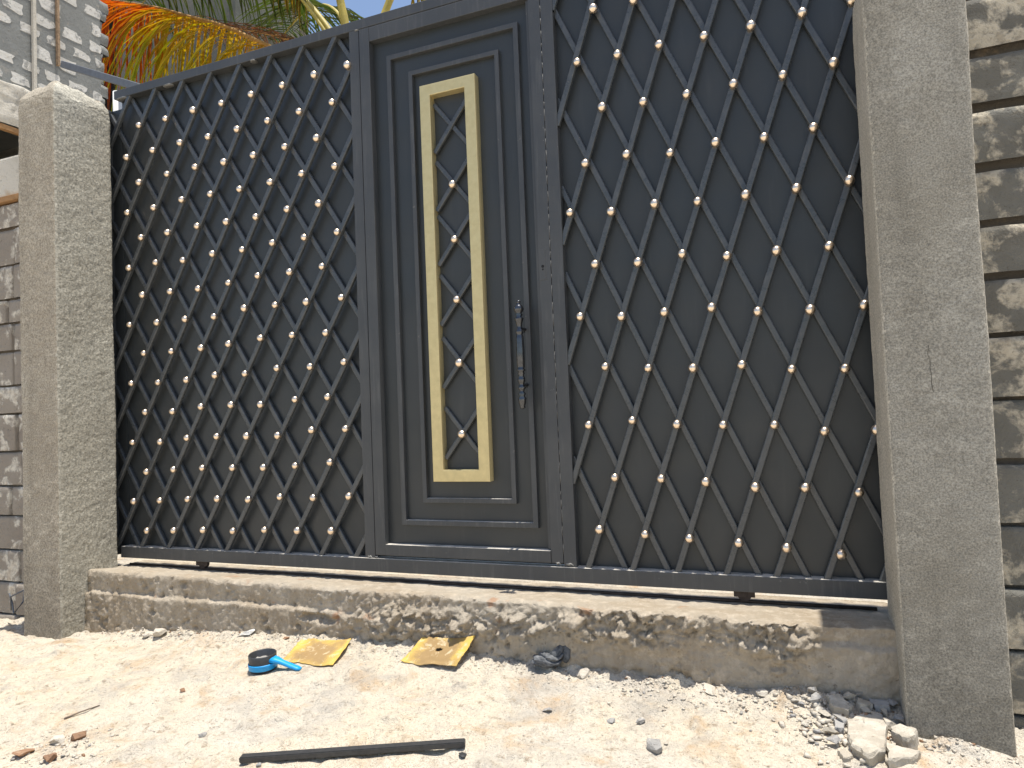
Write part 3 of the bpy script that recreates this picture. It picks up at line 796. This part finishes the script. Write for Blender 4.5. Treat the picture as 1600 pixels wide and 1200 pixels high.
# grey rendered house behind the palm, with a dark open bay at its left
gh = empty('grey_house', (-3.0, 4.0, -0.1)); tag(gh, 'dull grey rendered house wall with a dark open bay behind the palm', 'house')
g_o = Vector(gh.location)
adopt(box('wall', (-3.80, -2.05, 3.0, 3.2, -0.2, 7.6), 'grey_render', None, .01), gh, g_o)
adopt(box('side_wall', (-6.6, -4.75, 3.0, 3.2, -0.2, 7.6), 'grey_render', None, .01), gh, g_o)
adopt(box('shade_roof', (-6.6, -2.05, 3.02, 4.2, 7.4, 7.58), 'grey_render', None, .0), gh, g_o)  # out of view, added over the bay to keep its inside dark
adopt(box('rear_wall', (-6.6, -2.05, 4.05, 4.2, -0.2, 7.39), 'mortar_dark', None, .0), gh, g_o)  # dark colour here paints in the shade at the back of the bay
adopt(box('flank_wall', (-2.25, -2.06, 3.21, 4.04, -0.2, 7.39), 'grey_render', None, .0), gh, g_o)
adopt(box('flank_wall', (-6.6, -6.4, 3.21, 4.04, -0.2, 7.39), 'grey_render', None, .0), gh, g_o)

ph = empty('pale_house', (-5.0, 9.0, -0.1)); tag(ph, 'pale grey house wall farther back behind the green palm fronds', 'house')
p_o = Vector(ph.location)
adopt(box('wall', (-12.5, -6.95, 8.6, 10.5, -0.2, 12.5), 'pale_render', None, .02), ph, p_o)
for k in range(2):
    adopt(box('window', (-8.6 - k * 1.8, -7.9 - k * 1.8, 8.575, 8.599, 6.6, 7.6), 'black_hole', None, .004), ph, p_o)

# ------------------------------------------------------------------ palm
palm = empty('palm_tree', (0.0, 2.1, -0.1)); tag(palm, 'coconut palm with one orange dying frond drooping behind the gate', 'palm tree')
po = Vector(palm.location)
bm = bmesh.new()
pts = []; rad = []
for k in range(26):
    t = k / 25
    pts.append((0.02 + .12 * math.sin(t * 2.2), 2.1 + .05 * math.sin(t * 3), -0.3 + 3.75 * t)); rad.append(.135 - .035 * t + (.008 if k % 2 else 0))
tube(bm, pts, rad, 14)
adopt(from_bm('trunk', bm, 'palm_trunk', None, True), palm, po)

def bez(ctrl, t):
    p = [Vector(c) for c in ctrl]
    if len(p) > 5:                      # long measured paths: Catmull-Rom through the points
        n = len(p) - 1; f = min(max(t, 0), .9999) * n; i = int(f); u = f - i
        a, b, c, d = p[max(i - 1, 0)], p[i], p[i + 1], p[min(i + 2, n)]
        return 0.5 * ((2 * b) + (c - a) * u + (2 * a - 5 * b + 4 * c - d) * u * u + (3 * b - a - 3 * c + d) * u ** 3)
    while len(p) > 1: p = [a.lerp(b, t) for a, b in zip(p[:-1], p[1:])]
    return p[0]
def frond(ctrl, seed, cols, n=70, leaf=0.55, droop=1.0, w=0.017, r0=0.026, stalk='palm_stalk', start=0.16, spread=1.0, up_side=1.0, zb=0.0):
    rr = random.Random(seed)
    bm = bmesh.new()
    K = 22; P = [bez(ctrl, k / K) for k in range(K + 1)]
    tube(bm, P, [r0 * (1 - .86 * (k / K)) for k in range(K + 1)], 7)
    ra = from_bm('frond', bm, stalk, None, True); adopt(ra, palm, po)
    bm = bmesh.new(); cl = bm.loops.layers.color.new('tint')
    for i in range(n):
        t = start + (1 - start) * (i + rr.random() * .6) / n
        c = bez(ctrl, t); tg = (bez(ctrl, min(1, t + .01)) - bez(ctrl, t - .01)).normalized()
        side = tg.cross(Vector((0, 0, 1))); side = side.normalized() if side.length > .05 else Vector((1, 0, 0))
        for s in (-1, 1):
            if rr.random() < .05: continue
            L_ = leaf * (0.55 + .6 * math.sin(math.pi * min(1, (t - start) / (1 - start) * .8 + .14))) * rr.uniform(.75, 1.12) * (1 if s < 0 else up_side)
            d = (side * s * spread * rr.uniform(.8, 1.1) + tg * rr.uniform(.35, .6) + Vector((0, 0, zb + rr.uniform(-.1, .25)))).normalized()
            p = c.copy(); prev = None; m = 6
            f = (t - start) / (1 - start)
            ca, cb = cols(f, rr)
            wn = Vector((rr.uniform(-1, 1), rr.uniform(-1, 1), rr.uniform(-.3, .3)))
            for k in range(m + 1):
                u = k / m
                ww = w * (0.55 + .9 * u if u < .35 else .86 * (1 - (u - .35) / .65) ** .7 + .02) * rr.uniform(.9, 1.1)
                wd = d.cross(Vector((0, 0, 1)) + wn * .5)
                wd = wd.normalized() if wd.length > .01 else side
                a = bm.verts.new(p - wd * ww * .5); b = bm.verts.new(p + wd * ww * .5)
                if prev:
                    fc = bm.faces.new((prev[0], prev[1], b, a))
                    for lp in fc.loops:
                        uu = u
                        lp[cl] = tuple(ca[q] * (1 - uu) + cb[q] * uu for q in range(3)) + (1,)
                prev = (a, b)
                p = p + d * (L_ / m)
                d = (d + Vector((0, 0, -1)) * droop * rr.uniform(.18, .42) + Vector((rr.uniform(-.06, .06), rr.uniform(-.06, .06), 0))).normalized()
    me = bpy.data.meshes.new('leaflets'); bm.to_mesh(me); bm.free()
    o = link_mesh('leaflets', me, 'palm_leaf', None, False)
    o.parent = ra; o['kind'] = 'stuff'
    return ra
def c_dying(f, r):
    f = f - .08
    if f > .62: a = (r.uniform(.66, .85), r.uniform(.24, .42), .025); b = (r.uniform(.55, .78), r.uniform(.24, .38), r.uniform(.04, .14))
    elif f > .45: a = (r.uniform(.65, .85), r.uniform(.30, .48), .015); b = (r.uniform(.6, .8), r.uniform(.24, .42), .03)
    else: a = (r.uniform(.68, .82), r.uniform(.50, .62), .02); b = (r.uniform(.50, .72), r.uniform(.52, .66), .03)
    return a, b
def c_green(f, r):
    g = r.uniform(.7, 1.25)
    return (.11 * g, .19 * g, .03 * g), (.20 * g, .27 * g, .05 * g)
def c_yel(f, r):
    g = r.uniform(.7, 1.2)
    return (.42 * g, .38 * g, .03 * g), (.48 * g, .36 * g, .04 * g)
def c_dry(f, r):
    g = r.uniform(.6, 1.2)
    return (.30 * g, .14 * g, .06 * g), (.36 * g, .22 * g, .13 * g)
# dying frond: runs left from the crown, nearly level, leaflets hanging
frond([(-0.05, 2.08, 3.35), (-0.45, 2.05, 3.55), (-0.783, 2.0, 3.727), (-1.184, 1.93, 3.961), (-1.522, 1.88, 4.104), (-1.767, 1.83, 4.208), (-1.996, 1.8, 4.292), (-2.307, 1.75, 4.385), (-2.571, 1.7, 4.45), (-2.80, 1.6, 4.43)], 11, c_dying, 170, 1.05, 1.6, .022, .024, 'palm_stalk_dry', .06, .42, .9, -.55)
# dry tangled frond just above it
frond([(0.0, 2.2, 3.45), (-0.7, 2.35, 3.95), (-1.5, 2.5, 4.35), (-2.2, 2.6, 4.55)], 12, c_dry, 80, .42, .8, .012, .018, 'palm_stalk_dry', .15, .9, .8)
# green fronds rising to the left
frond([(-0.02, 2.05, 3.42), (-0.35, 2.0, 4.1), (-0.9, 2.0, 4.75), (-1.8, 2.1, 4.9), (-2.5, 2.2, 4.6)], 13, c_green, 90, .72, 1.0, .022, .030, 'palm_stalk', .22, .8)
frond([(-0.05, 2.2, 3.42), (-0.4, 2.6, 4.3), (-0.9, 3.0, 4.9), (-1.7, 3.5, 5.1), (-2.4, 3.8, 4.7)], 14, c_green, 90, .75, .95, .022, .028, 'palm_stalk', .2, .8)
frond([(-0.03, 2.02, 3.40), (-0.25, 1.9, 3.85), (-0.55, 1.85, 4.3), (-0.9, 1.8, 4.7), (-1.5, 1.7, 4.6)], 15, c_yel, 60, .45, 1.0, .016, .017, 'palm_stalk', .30, .7)
# upright thick stalks
frond([(0.02, 2.02, 3.40), (-0.02, 1.98, 3.9), (-0.12, 1.9, 4.6), (-0.3, 1.7, 5.4), (-0.7, 1.3, 5.7)], 16, c_green, 60, .6, .9, .022, .040, 'palm_stalk', .42, .9)
frond([(0.10, 2.15, 3.42), (0.22, 2.2, 3.95), (0.5, 2.3, 4.7), (1.1, 2.5, 5.2), (1.9, 2.7, 5.0)], 17, c_yel, 70, .6, 1.0, .020, .036, 'palm_stalk', .28, .8)
frond([(0.12, 2.15, 3.40), (0.40, 2.15, 3.75), (0.75, 2.2, 4.05), (1.3, 2.3, 4.25), (1.9, 2.4, 4.1)], 18, c_yel, 70, .38, 1.0, .014, .020, 'palm_stalk', .2, .9)
frond([(0.05, 2.3, 3.45), (0.0, 2.9, 4.3), (0.1, 3.7, 4.9), (0.2, 4.6, 5.0)], 19, c_green, 60, .6, 1.0, .02, .028, 'palm_stalk', .25, .9)

# ------------------------------------------------------------------ things lying on the ground
def sheet(name, c4, seed, label, hole=None, curl=.006):
    """c4: front-left, front-right, back-right, back-left corners"""
    nx, ny = 44, 38
    A, B, Cc, D = [np.array(p) for p in c4]
    ctr = (A + B + Cc + D) / 4
    U, Vv = np.meshgrid(np.linspace(0, 1, nx), np.linspace(0, 1, ny), indexing='ij')
    u = U.ravel(); v = Vv.ravel()
    P0 = np.stack([u * 3, v * 3, 0 * u + seed], 1)
    jag = 0.02 * fbm(P0, 2.2, seed, 3)
    uu = u + jag * ((u < .03) | (u > .97)); vv = v + jag * 1.6 * (v < .03)
    P = ((1 - uu) * (1 - vv))[:, None] * A + (uu * (1 - vv))[:, None] * B + (uu * vv)[:, None] * Cc + ((1 - uu) * vv)[:, None] * D
    P[:, 2] += curl * ((u * v) ** 4 * 1.6 + ((1 - u) * (1 - v)) ** 6 + (u ** 6) * .7) + .007 * fbm(P0, 1.1, seed + 3, 3)
    gzz = ground_z(P[:, 0], P[:, 1]); P[:, 2] = np.maximum(P[:, 2], gzz + .004)
    bm = bmesh.new()
    vs = [bm.verts.new(tuple(p - ctr)) for p in P]
    for i in range(nx - 1):
        for j in range(ny - 1):
            q = [i * ny + j, (i + 1) * ny + j, (i + 1) * ny + j + 1, i * ny + j + 1]
            m = (np.mean(uu[q]), np.mean(vv[q]))
            if hole and math.hypot(m[0] - hole[0], (m[1] - hole[1]) * .9) < hole[2]: continue
            bm.faces.new([vs[a] for a in q])
    bmesh.ops.delete(bm, geom=[v_ for v_ in bm.verts if not v_.link_faces], context='VERTS')
    bmesh.ops.solidify(bm, geom=bm.faces[:], thickness=0.0012)
    o = from_bm(name, bm, 'sandpaper', None, True)
    o.location = tuple(ctr)
    return tag(o, label, 'sandpaper')
sheet('sandpaper_sheet', [(1.256, -.405, -.312), (1.482, -.395, -.308), (1.460, -.245, -.268), (1.225, -.252, -.276)], 3, 'worn yellow sandpaper sheet lying next to the blue-handled pan')
sheet('sandpaper_sheet', [(1.734, -.336, -.290), (1.951, -.326, -.292), (1.985, -.225, -.220), (1.762, -.225, -.231)], 5, 'yellow sandpaper sheet with a small hole near the black rag', (.50, .55, .055))

# dip pan with blue handle
pan = empty('dip_pan', (1.205, -0.445, gz(1.205, -0.445)))
tag(pan, 'small round dark pan with a blue plastic handle on the sand', 'pan')
pz = 0.0
bm = bmesh.new()
lathe(bm, [(0, .006), (.045, .006), (.050, .012), (.053, .064), (.056, .067), (.058, .064), (.055, .008), (.05, -.004), (0, -.004)], (0, 0, 0), 36)
b_ = from_bm('bowl', bm, 'black_bar', None, True); b_.parent = pan
bm = bmesh.new()
lathe(bm, [(.0555, .006), (.0590, .008), (.0605, .028), (.0598, .032), (.0570, .030)], (0, 0, 0), 36)
b_ = from_bm('collar', bm, 'blue_plastic', None, True); b_.parent = pan
bm = bmesh.new()
lathe(bm, [(0, .040), (.018, .044), (.034, .041), (.051, .036)], (0, 0, 0), 28)
for v in bm.verts: v.co.z += .006 * math.sin(v.co.x * 160) * math.cos(v.co.y * 130)
b_ = from_bm('residue', bm, 'rubble_grey', None, True); b_.parent = pan
bm = bmesh.new()
secs = [(.050, .026, .013, .044), (.072, .020, .011, .042), (.10, .013, .010, .033), (.14, .014, .009, .021), (.172, .015, .008, .013), (.187, .010, .005, .011)]
rings = []
for x, hw, hh, zc in secs:
    rings.append([bm.verts.new((x, math.copysign(abs(math.cos(a)) ** .6, math.cos(a)) * hw, zc + math.sin(a) * hh)) for a in [2 * math.pi * k / 14 for k in range(14)]])
for a, b in zip(rings[:-1], rings[1:]):
    for k in range(14): bm.faces.new((a[k], a[(k + 1) % 14], b[(k + 1) % 14], b[k]))
bm.faces.new(rings[0][::-1]); bm.faces.new(rings[-1])
b_ = from_bm('handle', bm, 'blue_plastic', None, True); b_.parent = pan
pan.rotation_euler = (0.03, -0.02, 0.06)
pan.scale = (.88, .88, .88)

# knotted rag
def make_rag():
    c = (2.262, -0.225); cz = gz(*c)
    bm = bmesh.new(); bmesh.ops.create_icosphere(bm, subdivisions=5, radius=1)
    V = np.array([v.co[:] for v in bm.verts])
    wv = np.sin(V[:, 0] * 6 + 7 * V[:, 2] + 2.5 * vnoise(V, 1.6, 3)) * .5 + .5
    d = 1 + .20 * fbm(V, 1.8, 5, 3) - .26 * wv ** 3 - .12 * np.abs(fbm(V, 4.5, 9, 2))
    Q = V * d[:, None] * np.array([.072, .040, .034])
    Q[:, 2] += .030 + .035 * np.clip((Q[:, 0] - .03) / .045, 0, 1) ** 1.5
    Q[:, 2] = np.maximum(Q[:, 2], -.004)
    for v, q in zip(bm.verts, Q): v.co = q
    # upstanding knot end
    tube(bm, [(.02, .0, .035), (.045, .004, .058), (.060, .004, .080), (.072, .0, .084), (.080, -.006, .066), (.078, -.010, .04), (.066, -.012, .02)], [.026, .021, .017, .015, .016, .016, .012], 10)
    o = from_bm('rag', bm, 'rag_cloth', None, True)
    o.location = (c[0], c[1], cz); o.rotation_euler = (0, 0, .45); o.scale = (.84, .84, .80)
    tag(o, 'crumpled black rag at the foot of the threshold', 'rag')
make_rag()

# steel bar in front
a = Vector((1.575, -.955, gz(1.575, -.955) + .016)); b = Vector((2.178, -.722, gz(2.178, -.722) + .012))
d = b - a
bm = bmesh.new(); add_box(bm, -.0135, .0135, -.008, .008, -d.length / 2, d.length / 2)
bmesh.ops.recalc_face_normals(bm, faces=bm.faces[:])
bmesh.ops.bevel(bm, geom=bm.edges[:], offset=.0022, segments=2, affect='EDGES')
bmesh.ops.transform(bm, matrix=d.to_track_quat('Z', 'Y').to_matrix().to_4x4(), verts=bm.verts[:])
o = from_bm('steel_bar', bm, 'black_bar'); o.location = (a + b) / 2
tag(o, 'long black steel bar lying on the sand in the foreground', 'steel bar')

# ------------------------------------------------------------------ rubble
def rock_mesh(name, size, seed, mat, flat=.6, sub=1, npt=16):
    r_ = random.Random(seed); bm = bmesh.new()
    for k in range(npt):
        v = Vector((r_.gauss(0, 1), r_.gauss(0, 1), r_.gauss(0, 1))).normalized() * r_.uniform(.8, 1.05)
        bm.verts.new((v.x * size / 2, v.y * size / 2 * r_.uniform(.7, 1), v.z * size / 2 * flat))
    res = bmesh.ops.convex_hull(bm, input=bm.verts[:])
    bmesh.ops.delete(bm, geom=[v for v in bm.verts if not v.link_faces], context='VERTS')
    if sub:
        bmesh.ops.triangulate(bm, faces=bm.faces[:])
        bmesh.ops.subdivide_edges(bm, edges=bm.edges[:], cuts=sub, use_grid_fill=True)
        P = np.array([v.co[:] for v in bm.verts])
        n = .09 * size * fbm(P + seed, 2.2 / size, seed, 2)
        for v, k in zip(bm.verts, n): v.co += v.co.normalized() * k
    bmesh.ops.recalc_face_normals(bm, faces=bm.faces[:])
    me = bpy.data.meshes.new(name); bm.to_mesh(me); bm.free(); me.materials.append(MATS[mat]); return me
def slab(pts, thick, seed, label, mat='slab_rubble', tilt=(0, 0), lift=0.0, name='concrete_slab_piece'):
    cx = sum(p[0] for p in pts) / len(pts); cy = sum(p[1] for p in pts) / len(pts)
    r_ = random.Random(seed)
    bm = bmesh.new(); out = []
    n = len(pts)
    for i in range(n):
        a = Vector(pts[i]); b = Vector(pts[(i + 1) % n]); m = 4
        for k in range(m):
            p = a.lerp(b, k / m); out.append((p.x - cx + r_.uniform(-.004, .004), p.y - cy + r_.uniform(-.004, .004)))
    N_ = len(out)
    top = [bm.verts.new((x * .96, y * .96, thick + r_.uniform(-.001, .001))) for x, y in out]
    mid = [bm.verts.new((x * 1.02, y * 1.02, thick * .8 + r_.uniform(-.005, .004))) for x, y in out]
    bot = [bm.verts.new((x * .93, y * .93, -.01)) for x, y in out]
    for k in range(N_):
        j = (k + 1) % N_
        bm.faces.new((top[k], top[j], mid[j], mid[k])); bm.faces.new((mid[k], mid[j], bot[j], bot[k]))
    bm.faces.new(top)
    bm.faces.new(bot[::-1])
    o = from_bm(name, bm, mat)
    o.location = (cx, cy, gz(cx, cy) - .008 + lift); o.rotation_euler = (tilt[0], tilt[1], 0)
    return tag(o, label, 'rubble', 'broken concrete by the right pillar')
slab([(3.195, -.345), (3.236, -.288), (3.271, -.265), (3.300, -.314), (3.288, -.394), (3.268, -.494), (3.226, -.545), (3.196, -.492), (3.188, -.435)], .030, 1, 'largest flat pale slab piece in the rubble by the right pillar')
slab([(3.300, -.372), (3.328, -.350), (3.362, -.380), (3.358, -.415), (3.328, -.430), (3.302, -.402)], .040, 2, 'thick rounded slab piece against the foot of the right pillar', 'slab_rubble', (.05, -.1), .004)
slab([(3.282, -.432), (3.318, -.445), (3.356, -.455), (3.335, -.495), (3.275, -.525)], .026, 3, 'flat wedge of slab in front of the right pillar foot')
slab([(3.143, -.243), (3.179, -.227), (3.209, -.273), (3.195, -.304), (3.151, -.291)], .034, 4, 'pale slab lump at the left upper end of the rubble', 'slab_rubble', (.2, .1))
slab([(3.219, -.231), (3.256, -.230), (3.266, -.258), (3.226, -.275)], .034, 5, 'small tilted slab piece in the middle of the rubble top edge', 'slab_rubble', (-.1, .2))
slab([(3.262, -.205), (3.315, -.232), (3.318, -.262), (3.280, -.257)], .032, 6, 'shaded long slab piece between the threshold and right pillar', 'rubble_grey', (.1, -.2))
slab([(3.160, -.491), (3.182, -.476), (3.194, -.512), (3.173, -.527)], .022, 7, 'little slab chip at the lower left of the largest slab piece')
slab([(3.160, -.350), (3.190, -.335), (3.184, -.405), (3.162, -.401)], .026, 8, 'narrow grey slab chip along the left of the largest slab piece', 'rubble_grey')
rc = random.Random(29)
CH = [rock_mesh('concrete_chunk', .06, 300 + k, 'slab_rubble' if k % 2 else 'rubble_grey', .5, 2, 11) for k in range(5)]
for k, (x, y) in enumerate([(3.105, -.235), (3.135, -.31), (3.24, -.215), (3.285, -.275), (3.32, -.225), (3.325, -.30), (3.21, -.235), (3.175, -.35), (3.145, -.41), (3.155, -.45), (3.12, -.27), (3.30, -.335), (3.185, -.205), (3.255, -.265)]):
    o = bpy.data.objects.new('concrete_chunk', CH[k % 5]); COL.objects.link(o); sc = rc.uniform(.6, 1.15)
    o.scale = (sc, sc, sc); o.rotation_euler = (rc.uniform(-.5, .5), rc.uniform(-.5, .5), rc.uniform(0, 6))
    o.location = (x, y, gz(x, y) + .012 * sc + rc.uniform(0, .008))
    pale = (k % 5) % 2
    tag(o, 'small pale broken chunk in the rubble heap by the right pillar foot' if pale else 'small grey broken chunk in the rubble heap by the right pillar foot', 'rubble', 'pale chunks in the rubble heap' if pale else 'grey chunks in the rubble heap')
rr = random.Random(17)
stones = [  # x, y, size, material, label
    (2.690, -.585, .056, 'rubble_grey', 'lone grey stone on open sand below the right gate panel', .8),
    (2.628, -.450, .040, 'rubble_grey', 'small flat grey stone between the lone stone and the threshold', .5),
    (2.536, -.448, .032, 'rubble_grey', 'tiny dark grey stone left of the flat grey stones', .5),
    (0.470, -.262, .085, 'rubble', 'pale chunk leaning on the threshold near the left pillar', .55),
    (0.395, -.255, .060, 'rubble', 'smaller pale lump left of the leaning chunk', .5),
    (0.930, -.225, .075, 'coral_stone', 'bright white stone sliver at the threshold foot', .35),
    (2.800, -.235, .070, 'rubble', 'flat pale stone against the threshold right of the rag', .4),
    (2.385, -.230, .065, 'rubble', 'pale lump just right of the black rag', .6),
    (2.965, -.235, .050, 'rubble', 'pale lump by the threshold near the rubble', .6),
    (2.185, -.757, .040, 'black_bar', 'small black scrap at the right end of the steel bar', .3),
    (1.640, -.955, .018, 'coral_stone', 'tiny white pebble in front of the steel bar', .8),
    (0.945, -.985, .060, 'brown_clod', 'brown clod on the sand at lower left', .6),
    (0.900, -1.020, .055, 'rubble', 'pale stone between the brown clods at lower left', .6),
    (0.870, -1.105, .070, 'brown_clod', 'flat brown clod in the bottom left corner', .35),
    (1.000, -1.115, .060, 'brown_clod', 'brown clod at the bottom edge left of the steel bar', .5),
    (1.345, -.870, .030, 'rubble_grey', 'small grey stone above the left end of the steel bar', .6),
    (2.330, -.445, .040, 'rubble_grey', 'crumbly grey lump on the sand below the black rag', .4),
    (1.015, -.640, .034, 'brown_clod', 'small brown clod left of the blue-handled pan', .5),
    (1.150, -.250, .030, 'brown_clod', 'small dark clod behind the blue-handled pan', .5),
]
for i, (x, y, s, m, lab, fl) in enumerate(stones):
    o = bpy.data.objects.new('stone' if m != 'black_bar' else 'metal_scrap', rock_mesh('stone', s, 40 + i, m, fl, 2)); COL.objects.link(o)
    o.location = (x, y, gz(x, y) + s * fl * .28); o.rotation_euler = (rr.uniform(-.2, .2), rr.uniform(-.2, .2), rr.uniform(0, 6))
    tag(o, lab, 'stone' if m != 'black_bar' else 'scrap')

# uncountable small gravel: one object
def gravel():
    protos = []
    for k in range(8):
        me = rock_mesh('g', 1.0, 200 + k, 'rubble', .55, 0, 9)
        bm = bmesh.new(); bm.from_mesh(me); bmesh.ops.triangulate(bm, faces=bm.faces[:])
        V = np.array([v.co[:] for v in bm.verts]); F = np.array([[v.index for v in f.verts] for f in bm.faces]); bm.free()
        bpy.data.meshes.remove(me); protos.append((V, F))
    r_ = np.random.RandomState(5)
    xs, ys, ss = [], [], []
    def put(n, fx, fy, fs):
        xs.append(fx(n)); ys.append(fy(n)); ss.append(fs(n))
    U = r_.uniform
    put(1500, lambda n: U(-.05, 3.33, n), lambda n: -.205 - np.abs(r_.normal(0, .045, n)), lambda n: .004 + .012 * r_.power(.45, n))
    put(420, lambda n: U(2.5, 3.33, n), lambda n: -.205 - np.abs(r_.normal(0, .11, n)), lambda n: .005 + .020 * r_.power(.4, n))
    put(420, lambda n: r_.normal(3.18, .07, n), lambda n: r_.normal(-.32, .10, n), lambda n: .008 + .036 * r_.power(.4, n))
    put(120, lambda n: r_.normal(.45, .12, n), lambda n: -.21 - np.abs(r_.normal(0, .03, n)), lambda n: .006 + .02 * r_.power(.5, n))
    put(1600, lambda n: U(-.4, 3.7, n), lambda n: U(-1.3, -.2, n), lambda n: .0025 + .007 * r_.power(.35, n))
    put(160, lambda n: r_.normal(.95, .09, n), lambda n: r_.normal(-1.03, .06, n), lambda n: .006 + .016 * r_.power(.5, n))
    put(120, lambda n: r_.normal(3.4, .13, n), lambda n: -.34 - np.abs(r_.normal(0, .05, n)), lambda n: .006 + .016 * r_.power(.5, n))
    X = np.concatenate(xs); Y = np.concatenate(ys); Sz = np.concatenate(ss); Z = ground_z(X, Y)
    Vs, Fs, mi = [], [], []; off = 0
    for i in range(len(X)):
        V, F = protos[i % 8]; a = U(0, 6.28); c, s = math.cos(a), math.sin(a)
        Q = V * Sz[i] * np.array([1, U(.7, 1), U(.6, 1.1)])
        Q = np.stack([Q[:, 0] * c - Q[:, 1] * s + X[i], Q[:, 0] * s + Q[:, 1] * c + Y[i], Q[:, 2] + Z[i] + Sz[i] * .12], 1)
        Vs.append(Q); Fs.append(F + off); off += len(V)
        m_ = 0 if U() < .86 else (1 if U() < .6 else 2)
        mi.append(np.full(len(F), m_))
    o = from_arrays('gravel', np.concatenate(Vs), np.concatenate(Fs), 'rubble', None, False)
    o.data.materials.append(MATS['rubble_grey']); o.data.materials.append(MATS['brown_clod'])
    o.data.polygons.foreach_set('material_index', np.concatenate(mi).astype(np.int32))
    tag(o, 'loose pale gravel and mortar crumbs scattered over the sand', 'gravel', kind='stuff')
gravel()

# wire scraps and a rusty lump by the left wall foot
bm = bmesh.new()
tube(bm, [(-.62, -.20, -.30), (-.56, -.24, -.22), (-.50, -.21, -.19), (-.45, -.25, -.235), (-.49, -.27, -.29), (-.56, -.23, -.26), (-.60, -.22, -.21)], .004, 6)
tag(from_bm('wire_scrap', bm, 'galvanised', None, True), 'twisted grey wire scrap at the foot of the left wall', 'wire')
bm = bmesh.new(); tube(bm, [(.754, -.896, gz(.754, -.896) + .004), (.77, -.85, gz(.77, -.85) + .008), (.80, -.80, gz(.80, -.80) + .003)], [.003, .0026, .0018], 6)
tag(from_bm('twig', bm, 'palm_trunk', None, True), 'thin dry twig on the sand at lower left', 'twig')
